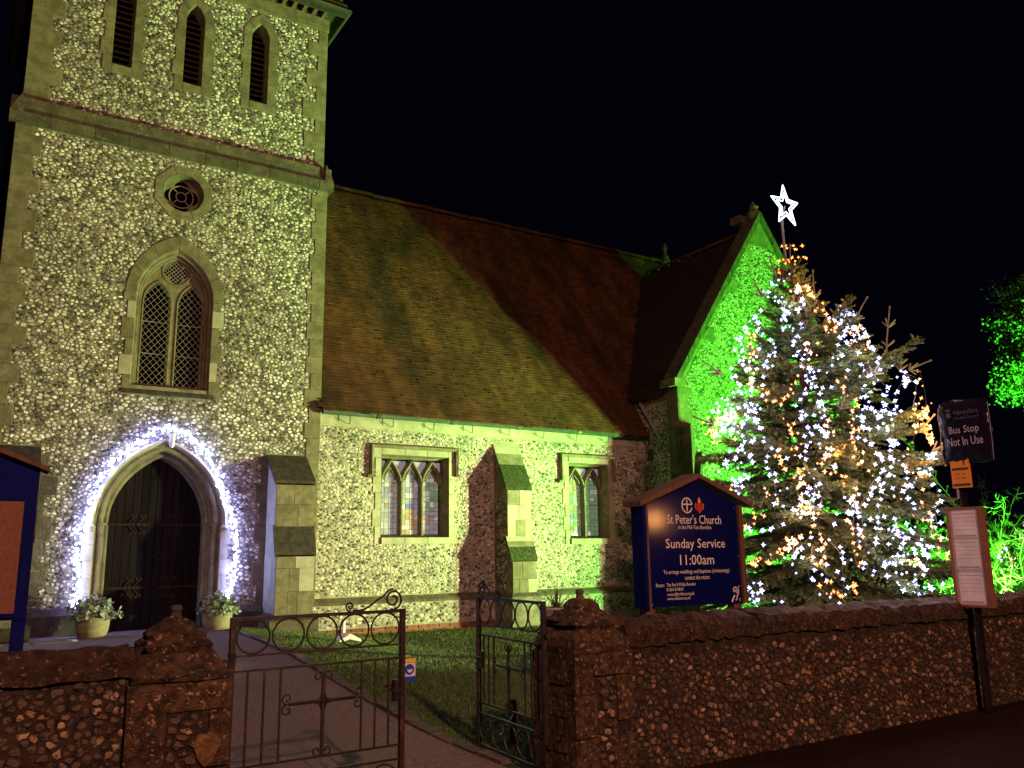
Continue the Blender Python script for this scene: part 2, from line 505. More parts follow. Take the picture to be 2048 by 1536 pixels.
# ------------------------------------------------------------------ flintwork
M_RING = 9
def flint_tile(seed, L, sp, iters):
    rng = np.random.default_rng(seed)
    n = int((L / sp) ** 2 * 1.12)
    p = rng.random((n, 2)) * L
    for it in range(iters):
        d = p[:, None, :] - p[None, :, :]
        d -= L * np.round(d / L)
        r = np.sqrt((d ** 2).sum(-1)) + np.eye(n) * 9
        w = np.clip(1 - r / (1.35 * sp), 0, None)
        p = (p + 0.45 * sp * (d / r[..., None] * w[..., None]).sum(1)) % L
    d = p[None, :, :] - p[:, None, :]
    d -= L * np.round(d / L)
    r = np.sqrt((d ** 2).sum(-1)) + np.eye(n) * 9
    idx = np.argsort(r, 1)[:, :14]
    nb = np.take_along_axis(d, idx[..., None], 1)
    nr = np.take_along_axis(r, idx, 1)
    ang = 2 * PI * (np.arange(M_RING)[None, :] + rng.uniform(-.3, .3, (n, M_RING))) / M_RING + rng.random((n, 1)) * 6.28
    dirs = np.stack([np.cos(ang), np.sin(ang)], -1)
    cosv = np.einsum('imk,ijk->imj', dirs, nb) / nr[:, None, :]
    q = np.where(cosv > 0.08, nr[:, None, :] / (2 * np.maximum(cosv, 0.08)), 9)
    rad = np.minimum(q.min(2), 0.95 * sp)
    return p, rad, ang
TILES = {}
def flint_field(key, u0, u1, v0, v1, excl, seed, ax=1.24, av=0.88, sp=0.064, include=None, iters=2):
    """Tight random packing of irregular stones over a rectangle, leaving out the excl outlines."""
    rng = np.random.default_rng(seed)
    L = 2.6
    if (sp, iters) not in TILES:
        TILES[(sp, iters)] = flint_tile(11, L, sp, iters)
    p, rad, ang = TILES[(sp, iters)]
    C, Rr, An = [], [], []
    ou, ov = rng.random(2) * L
    nu, nv = int((u1 - u0) / (L * ax)) + 2, int((v1 - v0) / (L * av)) + 2
    for i in range(nu):
        for j in range(nv):
            C.append(np.stack([u0 + (p[:, 0] + i * L - ou) * ax, v0 + (p[:, 1] + j * L - ov) * av], -1))
            Rr.append(rad); An.append(ang)
    C, Rr, An = np.concatenate(C), np.concatenate(Rr), np.concatenate(An)
    k = (C[:, 0] > u0 + .01) & (C[:, 0] < u1 - .01) & (C[:, 1] > v0 + .01) & (C[:, 1] < v1 - .01)
    C, Rr, An = C[k], Rr[k], An[k]
    n = len(C)
    def bad(u, v):
        b = (u < u0) | (u > u1) | (v < v0) | (v > v1)
        for e in excl:
            b |= inside(e, u, v)
        if include is not None:
            b |= ~inside(include, u, v)
        return b
    k = ~bad(C[:, 0], C[:, 1])
    C, Rr, An = C[k], Rr[k], An[k]
    n = len(C)
    Rr = Rr * (0.93 - 0.22 * rng.random((n, 1)) ** 2) * rng.uniform(.80, 1.08, (n, M_RING))
    for it in range(3):
        U = C[:, :1] + Rr * np.cos(An) * ax; Vv = C[:, 1:] + Rr * np.sin(An) * av
        Rr = np.where(bad(U, Vv), Rr * .6, Rr)
    rim = np.stack([C[:, :1] + Rr * np.cos(An) * ax, C[:, 1:] + Rr * np.sin(An) * av], -1)
    k2 = rng.uniform(.68, .92, (n, 1))
    mid = np.stack([C[:, :1] + Rr * k2 * np.cos(An) * ax, C[:, 1:] + Rr * k2 * np.sin(An) * av], -1)
    H = Rr.mean(1) * rng.uniform(.20, .58, n)
    return dict(C=C, rim=rim, mid=mid, H=H, R=Rr.mean(1), rng=rng, n=n)
def flint_colors(F, pale, mid, dark, fp, fm):
    rng, n = F['rng'], F['n']
    k = rng.random(n)
    base = np.where((k < fp)[:, None], pale, np.where((k < fp + fm)[:, None], mid, dark)).astype(float)
    u, v = F['C'][:, 0], F['C'][:, 1]
    stain = 1 + .13 * np.sin(u * 1.9 + 2.3 * np.sin(v * .8)) + .12 * np.sin(v * 2.3 + 1.7 * np.sin(u * 1.1)) + .08 * np.sin(u * 5.1 + v * 3.7)
    F['col'] = base * stain[:, None] * rng.uniform(.66, 1.28, (n, 1)) * rng.uniform(.95, 1.05, (n, 3))
    return F
def flint_verts(F, O, U, V, N):
    O, U, V, N = (np.array(a, float) for a in (O, U, V, N))
    n, rng = F['n'], F['rng']
    W = lambda a: a[..., 0:1] * U + a[..., 1:2] * V
    rim = O + W(F['rim']) - N * 0.012
    mid = O + W(F['mid']) + N * (F['H'][:, None] * rng.uniform(.55, 1.1, (n, M_RING)))[..., None]
    top = O + W(F['C'] + rng.uniform(-.006, .006, (n, 2))) + N * (F['H'] * rng.uniform(.85, 1.15, n))[:, None]
    F['P'] = np.concatenate([rim, mid, top[:, None, :]], 1)     # n, 2M+1, 3
    return F
def flint_topology():
    m = M_RING
    f = [(i, (i + 1) % m, m + (i + 1) % m, m + i) for i in range(m)] + [(m + i, m + (i + 1) % m, 2 * m) for i in range(m)]
    return np.array([i for q in f for i in q]), np.array([len(q) for q in f])
F_LOOPS, F_TOT = flint_topology()
def flint_objects(fields, limit, mat_one, mat_mass):
    """fields: list of (F, parent). The largest in the photograph become single flints, the rest one mass per wall."""
    eye = np.array([0, 0, 1.6])
    score = []
    for fi, (F, par) in enumerate(fields):
        d = np.linalg.norm(F['P'][:, -1, :] - eye, axis=1)
        s = F['R'] / d
        score += [(s[i], fi, i) for i in range(F['n'])]
    score.sort(reverse=True)
    single = [set() for _ in fields]
    for s, fi, i in score[:limit]:
        single[fi].add(i)
    for fi, (F, par) in enumerate(fields):
        base = BASE.get(par.name, Vector((0, 0, 0)))
        for i in sorted(single[fi]):
            P = F['P'][i]; c = P.mean(0)
            me = np_mesh('flint', P - c, F_LOOPS, F_TOT, mat_one)
            o = bpy.data.objects.new('flint', me)
            COL.objects.link(o)
            o.parent = par
            o.location = Vector(c) - base
            o.color = (*F['col'][i], 1)
        keep = np.array([i for i in range(F['n']) if i not in single[fi]], dtype=int)
        if len(keep) == 0: continue
        P = F['P'][keep]
        m = P.shape[1]
        loops = (F_LOOPS[None, :] + (np.arange(len(keep)) * m)[:, None]).ravel()
        me = np_mesh('flintwork', P.reshape(-1, 3), loops, np.tile(F_TOT, len(keep)), mat_mass, np.repeat(F['col'][keep], m, 0))
        o = link('flintwork', me, par)
        o['kind'] = 'stuff'
# ------------------------------------------------------------------ ground, path, lawn
def sstep(a, b, x):
    t = np.clip((np.asarray(x, float) - a) / (b - a), 0, 1)
    return t * t * (3 - 2 * t)
def gz(x, y):
    """Churchyard level: rises from the gate, and a little more towards the church door."""
    return 0.05 + 0.19 * sstep(5.6, 11.5, y) + 0.26 * sstep(6.5, 13.6, y) * (1 - sstep(3.7, 6.3, x))
def sheet(name, x0, x1, y0, y1, nx, ny, fz, mat, dz=0.0):
    xs, ys = np.linspace(x0, x1, nx), np.linspace(y0, y1, ny)
    X, Y = np.meshgrid(xs, ys)
    Z = fz(X, Y) + dz
    V = np.stack([X.ravel(), Y.ravel(), Z.ravel()], -1)
    i = np.arange((nx - 1) * (ny - 1)); r, c = i // (nx - 1), i % (nx - 1)
    q = np.stack([r * nx + c, r * nx + c + 1, (r + 1) * nx + c + 1, (r + 1) * nx + c], -1)
    me = np_mesh(name, V, q.ravel(), np.full(len(q), 4), mat, smooth=True)
    return tag(link(name, me), kind='structure')
sheet('ground', -300, 300, -200, 500, 2, 2, lambda x, y: x * 0 - 0.35, MAT['earth'])
sheet('pavement', -40, 60, -30, 5.30, 2, 2, lambda x, y: x * 0 - 0.004, MAT['pave'])
sheet('lawn', -25, 45, 5.25, 60, 140, 110, gz, MAT['lawn'])
PX0, PX1 = 1.45, 3.54
path = sheet('path', PX0, PX1, 5.02, 14.9, 6, 60, gz, MAT['path'], 0.008)
fore = sheet('forecourt', -6.0, PX0 - 0.004, 10.4, 14.45, 30, 20, gz, MAT['path'], 0.006)
for i in range(22):
    y = 5.75 + i * 0.395
    w = 0.385
    z0, z1 = float(gz(PX1 + .07, y)), float(gz(PX1 + .07, y + w))
    j = random.uniform(-.012, .012)
    x0, x1 = PX1 + .005 + j, PX1 + .135 + j + random.uniform(-.01, .02)
    h = random.uniform(.018, .04)
    b = [(x0, y, z0 - .05), (x1, y, z0 - .05), (x1, y + w, z1 - .05), (x0, y + w, z1 - .05)]
    t = [(x0 + .008, y + .008, z0 + h), (x1 - .008, y + .008, z0 + h + random.uniform(-.006, .006)), (x1 - .008, y + w - .008, z1 + h), (x0 + .008, y + w - .008, z1 + h)]
    put_at(MB().hexa(b, t), 'edging_stone', MAT['kerb'], path)
for i in range(9):
    x = 1.40 - i * 0.52
    y = 13.3 + random.uniform(-.02, .02)
    z0 = float(gz(x, y))
    put_at(MB().hexa([(x - .5, y, z0 - .06), (x, y, z0 - .06), (x, y + .2, z0 - .06), (x - .5, y + .2, z0 - .06)],
                     [(x - .49, y + .01, z0 + .03), (x - .01, y + .01, z0 + .025), (x - .01, y + .19, z0 + .03), (x - .49, y + .19, z0 + .032)]),
           'kerb_stone', MAT['kerb'], fore)

def grass():
    rng = np.random.default_rng(3)
    n = 150000
    u = rng.random(n)
    y = 5.55 + (14.35 - 5.55) * rng.random(n) ** 1.35
    x = PX1 + .1 + (11.5 - PX1) * u ** 1.2
    k = ~((y < 5.7) & (x < 4.3))
    x, y = x[k], y[k]; n = len(x)
    z = gz(x, y)
    h = rng.uniform(.012, .032, n)
    a = rng.random(n) * 6.28
    w = rng.uniform(.003, .0055, n)
    ln = rng.normal(0, .012, (n, 2))
    P0 = np.stack([x - w * np.cos(a), y - w * np.sin(a), z - .004], -1)
    P1 = np.stack([x + w * np.cos(a), y + w * np.sin(a), z - .004], -1)
    P2 = np.stack([x + ln[:, 0], y + ln[:, 1], z + h], -1)
    V = np.stack([P0, P1, P2], 1)
    c = np.array([0.10, 0.19, 0.032]) * rng.uniform(.55, 1.35, (n, 1))
    pale = rng.random(n) < .10
    c[pale] = np.array([.12, .12, .05]) * rng.uniform(.7, 1.2, (pale.sum(), 1))
    me = np_mesh('grass', V.reshape(-1, 3), np.arange(n * 3), np.full(n, 3), MAT['grass'], np.repeat(c, 3, 0))
    tag(link('grass', me), kind='stuff')
grass()
# ------------------------------------------------------------------ the church
church = thing('church', 'flint walled village church with square tower, tiled nave roof and floodlit gable', 'church', (2.6, 14.5, 0.3))
LIME, PALE, DARK = MAT['lime'], MAT['lime_pale'], MAT['stone_dark']
CP, CM, CD = np.array([.60, .58, .52]), np.array([.29, .27, .225]), np.array([.045, .042, .04])
YT, YU, YN = 14.5, 14.6, 14.56          # tower face, belfry stage face, nave face
fields = []                              # flint fields of the whole church

# ---- tower walls
DOOR_OUT = opening(1.68, 3.56, 0.2, 2.12, 3.42, 12)
DOOR_IN = opening(1.90, 3.33, 0.2, 2.10, 3.22, 12)
WIN_OUT = opening(2.02, 3.24, 4.36, 5.86, 6.74, 10)
tower = put(MB().plate(rect(0.09, 5.2, -0.2, 8.46), [DOOR_OUT, WIN_OUT, circle(2.645, 7.78, .335)], YT), 'tower_wall', MAT['mortar'], church)
mb = MB()
for x, s in ((0.09, -1), (5.2, 1)):
    mb.add([(x, YT, -.2), (x, 19.6, -.2), (x, 19.6, 8.46), (x, YT, 8.46)], [(0, 1, 2, 3)])
    mb.add([(x - s * .05, YU, 8.46), (x - s * .05, 19.5, 8.46), (x - s * .05, 19.5, 12.3), (x - s * .05, YU, 12.3)], [(0, 1, 2, 3)])
mb.add([(0.09, 19.6, -.2), (5.2, 19.6, -.2), (5.2, 19.6, 12.3), (0.09, 19.6, 12.3)], [(0, 1, 2, 3)])
put(mb, 'tower_side_wall', MAT['mortar'], church)
LV = [(1.37, 1.68, 9.90, 11.17, 11.48), (2.52, 2.84, 9.90, 11.17, 11.49), (3.69, 4.02, 9.90, 11.22, 11.52)]
belfry = put(MB().plate(rect(0.15, 5.15, 8.46, 12.3), [opening(*l[:3], *l[3:], 7) for l in LV], YU), 'belfry_wall', MAT['mortar'], church)

# ---- quoins on the tower corners
ex_t, ex_u = [], []
def quoins(xe, side, z0, z1, y, parent, excl, wl=.36, ws=.2, mat=LIME, hmin=.27, hmax=.36):
    z, i = z0, 0
    while z < z1 - .05:
        h = min(random.uniform(hmin, hmax), z1 - z)
        w = (wl if i % 2 else ws) * random.uniform(.9, 1.1)
        xa, xb = (xe - w, xe + .012) if side > 0 else (xe - .012, xe + w)
        stone(rect(xa, xb, z, z + h), y - .016, y + .05, parent, mat)
        excl.append(rect(xa, xb, z, z + h))
        z += h; i += 1
quoins(5.2, 1, 3.32, 8.38, YT, tower, ex_t, .30, .22)
quoins(0.09, -1, 3.3, 8.38, YT, tower, ex_t, .40, .26)
quoins(5.15, 1, 8.9, 11.78, YU, belfry, ex_u, .42, .18)
quoins(0.15, -1, 8.9, 11.78, YU, belfry, ex_u, .46, .32)
quoins(4.33, 1, 0.85, 3.3, YT, tower, ex_t, .22, .13, DARK)
quoins(0.84, -1, 0.95, 3.2, YT, tower, ex_t, .26, .14, DARK)
for z in np.arange(.3, 3.1, .30):
    stone(rect(4.98, 5.205, z, z + .30), YT - .016, YT + .06, tower, LIME)
ex_t.append(rect(4.97, 5.21, 0, 3.4))

# ---- string course: a sloped band of weathered blocks between the two stages
def string_block(x0, x1):
    p = [(14.395, 8.40), (14.395, 8.56), (14.425, 8.60), (14.605, 8.90), (14.66, 8.90), (14.66, 8.40)]
    n = len(p)
    vs = [(x0 + .004, a, b) for a, b in p] + [(x1 - .004, a, b) for a, b in p]
    return MB().add(vs, [(i, (i + 1) % n, n + (i + 1) % n, n + i) for i in range(n)] + [tuple(range(n)), tuple(range(n, 2 * n))])
string = put(MB().box(0.0, 5.27, 14.46, 14.62, 8.42, 8.84), 'string_course', DARK, church)
xs = [-0.02, .55, 1.2, 1.72, 2.35, 2.95, 3.5, 4.08, 4.6, 5.02, 5.30]
for a, b in zip(xs, xs[1:]):
    put_at(string_block(a, b), 'stone', DARK, string)
mb = MB()
for x, s in ((5.2, 1), (.09, -1)):
    p = [(x + s * .105, 8.40), (x + s * .105, 8.56), (x - s * .05, 8.90), (x - s * .08, 8.40)]
    vs = [(a, 14.40, b) for a, b in p] + [(a, 19.7, b) for a, b in p]
    mb.add(vs, [(i, (i + 1) % 4, 4 + (i + 1) % 4, 4 + i) for i in range(4)] + [(0, 1, 2, 3), (4, 5, 6, 7)])
put(mb, 'string_return', DARK, church)
ex_t.append(rect(-1, 6, 8.38, 9)); ex_u.append(rect(-1, 6, 8, 8.9))

# ---- belfry louvre windows
slat_me = MB().hexa([(-.5, 0, 0), (.5, 0, 0), (.5, .015, -.012), (-.5, .015, -.012)], [(-.5, .13, .10), (.5, .13, .10), (.5, .145, .088), (-.5, .145, .088)]).mesh('slat', MAT['louvre'])
for (xl, xr, z0, zs, za) in LV:
    w = put(MB().add([(xl - .05, YU + .42, z0 - .1), (xr + .05, YU + .42, z0 - .1), (xr + .05, YU + .42, za + .1), (xl - .05, YU + .42, za + .1)], [(0, 1, 2, 3)]),
            'louvre_window', MAT['black'], church)
    out, inn = opening(xl, xr, z0, zs, za, 7), opening(xl + .015, xr - .015, z0 + .02, zs, za - .02, 7)
    put(MB().strip([(p[0], YU, p[1]) for p in out], [(p[0], YU + .30, p[1]) for p in inn], True), 'reveal', LIME, w)
    z = z0 + .02
    while z < za - .12:
        hw = (xr - xl) / 2
        zt = z + .06
        if zt > zs:
            hw = 0
            for q in np.linspace(0, (xr - xl) / 2, 30):
                if arch_z((xl + xr) / 2 + q, xl, xr, zs, za) > zt: hw = q
        place('slat', slat_me, w, ((xl + xr) / 2, YU + .20, z), scale=(2 * hw, 1, 1))
        z += .112
    # surround stones
    zz, i = z0 - .16, 0
    while zz < zs:
        h = min(.30 + random.uniform(-.03, .03), zs + .02 - zz)
        for s, xe in ((-1, xl), (1, xr)):
            ww = (.19 if (i + (s > 0)) % 2 else .145)
            r_ = rect(min(xe, xe + s * ww), max(xe, xe + s * ww), zz, zz + h) if zz > z0 - .02 else rect(min(xe - s * .0, xe + s * ww), max(xe, xe + s * ww), zz, zz + h)
            stone(r_, YU - .016, YU + .06, w, LIME); ex_u.append(r_)
        zz += h; i += 1
    stone(rect(xl, xr, z0 - .16, z0), YU - .018, YU + .3, w, LIME); ex_u.append(rect(xl, xr, z0 - .16, z0))
    A, B = arch(xl, xr, zs, za, 6), arch(xl - .16, xr + .16, zs, za + .20, 6)
    for k in range(0, 12, 3):
        poly = A[k:k + 4] + B[k:k + 4][::-1]
        stone(poly, YU - .016, YU + .06, w, LIME)
    ex_u.append([(xl - .16, zs)] + B + [(xr + .16, zs)])

# ---- round quatrefoil window in its octagon
oc = [(2.645 + .50 * math.cos(PI / 8 + k * PI / 4), 7.78 + .50 * math.sin(PI / 8 + k * PI / 4)) for k in range(8)]
ex_t.append([(2.645 + (p[0] - 2.645) * 1.02, 7.78 + (p[1] - 7.78) * 1.02) for p in oc])
qw = put(MB().plate(circle(2.645, 7.78, .36), [quatrefoil(2.645, 7.78, .155, .130)], YT + .17, YT + .25), 'quatrefoil_window', LIME, church)
for k in range(8):
    c0, c1 = circle(2.645, 7.78, .335, 32), None
    a0 = PI / 8 + k * PI / 4
    inn = [(2.645 + .335 * math.cos(a0 + t * PI / 16), 7.78 + .335 * math.sin(a0 + t * PI / 16)) for t in range(5)]
    stone([oc[k], oc[(k + 1) % 8]] + inn[::-1], YT - .016, YT + .06, qw, LIME)
a_, b_ = circle(2.645, 7.78, .335, 32), circle(2.645, 7.78, .29, 32)
put(MB().strip([(p[0], YT - .02, p[1]) for p in a_], [(p[0], YT + .17, p[1]) for p in b_], True), 'reveal', LIME, qw)
put(MB().add([(2.3, YT + .23, 7.4), (3.0, YT + .23, 7.4), (3.0, YT + .23, 8.15), (2.3, YT + .23, 8.15)], [(0, 1, 2, 3)]), 'pane', MAT['black'], qw)
mb = MB().ring((2.645, YT + .19, 7.78), .20, .011, n=28).ring((2.645, YT + .19, 7.78), .085, .010, n=18)
for k in range(4):
    a = PI / 4 + k * PI / 2
    mb.tube([(2.645 + .085 * math.cos(a), YT + .19, 7.78 + .085 * math.sin(a)), (2.645 + .20 * math.cos(a), YT + .19, 7.78 + .20 * math.sin(a))], .009, 5)
put(mb, 'lead_ring', MAT['wire'], qw)

# ---- tall two-light window
bw = put(MB().add([(2.0, YT + .36, 4.3), (3.3, YT + .36, 4.3), (3.3, YT + .36, 6.8), (2.0, YT + .36, 6.8)], [(0, 1, 2, 3)]), 'tower_window', MAT['black'], church)
zz, i = 4.22, 0
while zz < 5.86:
    h = min(random.uniform(.24, .34), 5.90 - zz)
    for s, xe in ((-1, 2.02), (1, 3.24)):
        ww = .19 if (i + (s > 0)) % 2 else .12
        r_ = rect(min(xe, xe + s * ww), max(xe, xe + s * ww), zz, zz + h)
        stone(r_, YT - .016, YT + .06, bw, PALE if i % 3 == 1 else LIME); ex_t.append(r_)
    zz += h; i += 1
A, B = arch(2.02, 3.24, 5.90, 6.74, 9), arch(1.85, 3.41, 5.90, 7.0, 9)
for k in range(0, 18, 3):
    stone(A[k:k + 4] + B[k:k + 4][::-1], YT - .016, YT + .06, bw, LIME)
ex_t.append([(1.85, 5.88)] + B + [(3.41, 5.88)])
ex_t.append(rect(1.92, 3.36, 4.2, 4.4))
inn = opening(2.12, 3.14, 4.42, 5.84, 6.60, 10)
put(MB().strip([(p[0], YT, p[1]) for p in WIN_OUT], [(p[0], YT + .20, p[1]) for p in inn], True), 'reveal', LIME, bw)
roll = [(.028 * math.cos(t), .028 * math.sin(t)) for t in np.linspace(0, 2 * PI, 7)[:-1]]
mb = MB()
for k, y in ((.035, .07), (.075, .15)):
    mb.sweep(opening(2.02 + k, 3.24 - k, 4.40, 5.85, 6.74 - k * 1.3, 10), roll, YT + y)
put(mb, 'moulding', LIME, bw)
LGT = [(2.17, 2.575, 4.43, 5.80, 6.17), (2.715, 3.11, 4.43, 5.80, 6.17)]
QF = quatrefoil(2.645, 6.395, .112, .092, 32)
put(MB().plate(opening(2.10, 3.16, 4.40, 5.84, 6.64, 10), [opening(*l, 7) for l in LGT] + [QF], YT + .17, YT + .30), 'tracery', LIME, bw)
mb = MB()
sm = [(.02 * math.cos(t), .02 * math.sin(t)) for t in np.linspace(0, 2 * PI, 6)[:-1]]
for l in LGT:
    mb.sweep(opening(l[0] - .02, l[1] + .02, l[2], l[3], l[4] + .03, 7), sm, YT + .17)
mb.sweep(circle(2.645, 6.395, .225, 24), sm, YT + .175, closed=True)
put(mb, 'tracery_roll', LIME, bw)
for l in LGT:
    poly = opening(l[0] - .012, l[1] + .012, l[2] - .01, l[3], l[4] + .012, 7)
    mb = MB()
    for sgn in (1, -1):
        for c in np.arange(-3, 9, .118):
            # z = sgn * x * 1.12 + c clipped to the light
            t = np.linspace(l[0] - .02, l[1] + .02, 90)
            z = sgn * (t - l[0]) * 1.15 + l[2] + c
            k = np.where(inside(poly, t, z))[0]
            if len(k) > 3:
                mb.tube([(t[k[0]], YT + .155, z[k[0]]), (t[k[-1]], YT + .155, z[k[-1]])], .0036, 4)
    put(mb, 'lattice', MAT['wire'], bw)
    put(MB().box(l[0], l[1], YT + .26, YT + .275, 4.95, 4.965).box(l[0], l[1], YT + .26, YT + .275, 5.5, 5.515), 'saddle_bar', MAT['lead'], bw)
mb = MB()
for sgn in (1, -1):
    for c in np.arange(-.3, .3, .07):
        t = np.linspace(2.45, 2.85, 60); z = 6.395 + sgn * (t - 2.645) + c
        k = np.where(inside(QF, t, z))[0]
        if len(k) > 3: mb.tube([(t[k[0]], YT + .19, z[k[0]]), (t[k[-1]], YT + .19, z[k[-1]])], .005, 4)
put(mb, 'lattice', MAT['wire'], bw)
put(MB().hexa([(1.94, YT - .05, 4.22), (3.34, YT - .05, 4.22), (3.34, YT + .3, 4.22), (1.94, YT + .3, 4.22)],
              [(1.96, YT - .04, 4.28), (3.32, YT - .04, 4.28), (3.30, YT + .3, 4.44), (1.98, YT + .3, 4.44)]), 'sill', MAT['stone_black'], bw)

# ---- doorway
dw = put(MB().strip([(p[0], YT, p[1]) for p in DOOR_OUT], [(p[0], YT + .14, p[1]) for p in opening(1.77, 3.46, .2, 2.11, 3.33, 12)])
         .strip([(p[0], YT + .14, p[1]) for p in opening(1.77, 3.46, .2, 2.11, 3.33, 12)], [(p[0], YT + .16, p[1]) for p in opening(1.84, 3.39, .2, 2.11, 3.27, 12)])
         .strip([(p[0], YT + .16, p[1]) for p in opening(1.84, 3.39, .2, 2.11, 3.27, 12)], [(p[0], YT + .36, p[1]) for p in DOOR_IN]), 'doorway', LIME, church)
big = [(.052 * math.cos(t), .052 * math.sin(t)) for t in np.linspace(0, 2 * PI, 9)[:-1]]
put(MB().sweep(arch(1.74, 3.49, 2.16, 3.37, 12), big, YT + .06), 'arch_roll', LIME, dw, smooth=True)
put(MB().sweep(arch(1.845, 3.385, 2.16, 3.275, 12), [(a * .85, b * .85) for a, b in big], YT + .19), 'arch_roll', LIME, dw, smooth=True)
hood = [(-.035, 0), (-.03, -.05), (0, -.085), (.035, -.07), (.045, 0)]
put(MB().sweep(arch(1.625, 3.615, 2.12, 3.47, 12), hood, YT), 'hood_mould', PALE, dw)
for x in (1.625, 3.615):
    put_at(MB().lathe([(.02, -.07), (.06, -.05), (.068, -.01), (.05, .03), (.02, .05)], (x, YT - .045, 2.10), 10), 'hood_stop', PALE, dw)
for x, s in ((1.755, 1), (3.475, -1)):
    put_at(MB().lathe([(.058, .45), (.058, .5), (.05, .52), (.048, 2.0)], (x, YT + .07, 0), 12), 'shaft', LIME, dw, True)
    put_at(MB().lathe([(.05, 1.98), (.062, 1.99), (.05, 2.01), (.058, 2.06), (.075, 2.12), (.085, 2.13), (.085, 2.16)], (x, YT + .07, 0), 12), 'capital', LIME, dw)
    x2 = x + s * .10
    put_at(MB().lathe([(.05, .42), (.045, .5), (.042, 2.14)], (x2, YT + .2, 0), 10), 'shaft', LIME, dw, True)
i = 0
z = .85
while z < 2.05:
    h = random.uniform(.22, .3)
    for s, xe in ((-1, 1.68), (1, 3.56)):
        ww = .17 if (i + (s > 0)) % 2 else .13
        r_ = rect(min(xe, xe + s * ww), max(xe, xe + s * ww), z, min(z + h, 2.1))
        stone(r_, YT - .022, YT + .08, dw, PALE); ex_t.append(r_)
    z += h; i += 1
ex_t.append(opening(1.66, 3.58, 0, 2.12, 3.44, 12))
ex_t.append([(1.59, 2.1)] + arch(1.59, 3.65, 2.12, 3.51, 12) + [(3.65, 2.1)])
door_z0 = 0.47
door = put(MB().add([(1.85, YT + .43, .2), (3.4, YT + .43, .2), (3.4, YT + .43, 3.3), (1.85, YT + .43, 3.3)], [(0, 1, 2, 3)]), 'double_door', MAT['black'], church)
nb = 12
for k in range(nb):
    a = 1.90 + (3.33 - 1.90) * k / nb; b = 1.90 + (3.33 - 1.90) * (k + 1) / nb
    g = .004 if k != nb // 2 - 1 else .008
    pts = [(a + .003, door_z0), (b - g, door_z0)] + [(x, arch_z(x, 1.87, 3.36, 2.10, 3.25)) for x in np.linspace(b - g, a + .003, 4)]
    put_at(MB().prism(pts, YT + .35 + random.uniform(-.004, .004), YT + .40, .006), 'plank', MAT['oak'], door)
def spiral(c, r, turns, start, n=26, dirn=1, y=0.0, k=.25):
    return [(c[0] + r * (1 - (1 - k) * t) * math.cos(start + dirn * turns * 2 * PI * t), y, c[1] + r * (1 - (1 - k) * t) * math.sin(start + dirn * turns * 2 * PI * t)) for t in np.linspace(0, 1, n)]
for z in (1.16, 2.15):
    for s, x0 in ((1, 1.93), (-1, 3.30)):
        mb = MB().box(min(x0, x0 + s * .60), max(x0, x0 + s * .60), YT + .335, YT + .35, z - .016, z + .016)
        for q, L in ((.28, .16), (.42, .14)):
            for up in (1, -1):
                pth = [(x0 + s * (q + t * .10), YT + .338, z + up * (.02 + L * t * (1.1 - .3 * t))) for t in np.linspace(0, 1, 6)]
                mb.tube(pth, .010, 5, .006)
                mb.tube(spiral((pth[-1][0] - s * .02, pth[-1][2]), .035, .8, 0 if s > 0 else PI, 12, s * up, YT + .338), .007, 4)
                e = pth[3]
                mb.add([(e[0], YT + .336, e[2]), (e[0] + s * .07, YT + .336, e[2] + up * .01), (e[0] + s * .05, YT + .336, e[2] + up * .06)], [(0, 1, 2)])
                mb.add([(e[0], YT + .336, e[2]), (e[0] - s * .05, YT + .336, e[2] + up * .05), (e[0] - s * .01, YT + .336, e[2] + up * .07)], [(0, 1, 2)])
        put(mb, 'hinge', MAT['hinge'], door)
put(MB().ring((2.70, YT + .33, 1.66), .055, .008, n=16).box(2.68, 2.72, YT + .33, YT + .35, 1.70, 1.74), 'handle', MAT['hinge'], door)

# ---- tower plinth
def plinth_run(x0, x1, y, z0, z1, name='plinth', mat=DARK):
    p = [(y - .09, z0), (y - .09, z1 - .1), (y, z1), (y + .06, z1), (y + .06, z0)]
    n = 5
    vs = [(x0, a, b) for a, b in p] + [(x1, a, b) for a, b in p]
    return put(MB().add(vs, [(i, (i + 1) % n, n + (i + 1) % n, n + i) for i in range(n)] + [tuple(range(n)), tuple(range(n, 2 * n))]), name, mat, church)
plinth_run(.85, 1.66, YT, 0, .90, 'tower_plinth', MAT['stone_black'])
plinth_run(3.58, 4.33, YT, 0, .84, 'tower_plinth', MAT['stone_black'])
ex_t.append(rect(-1, 6, -1, .86))

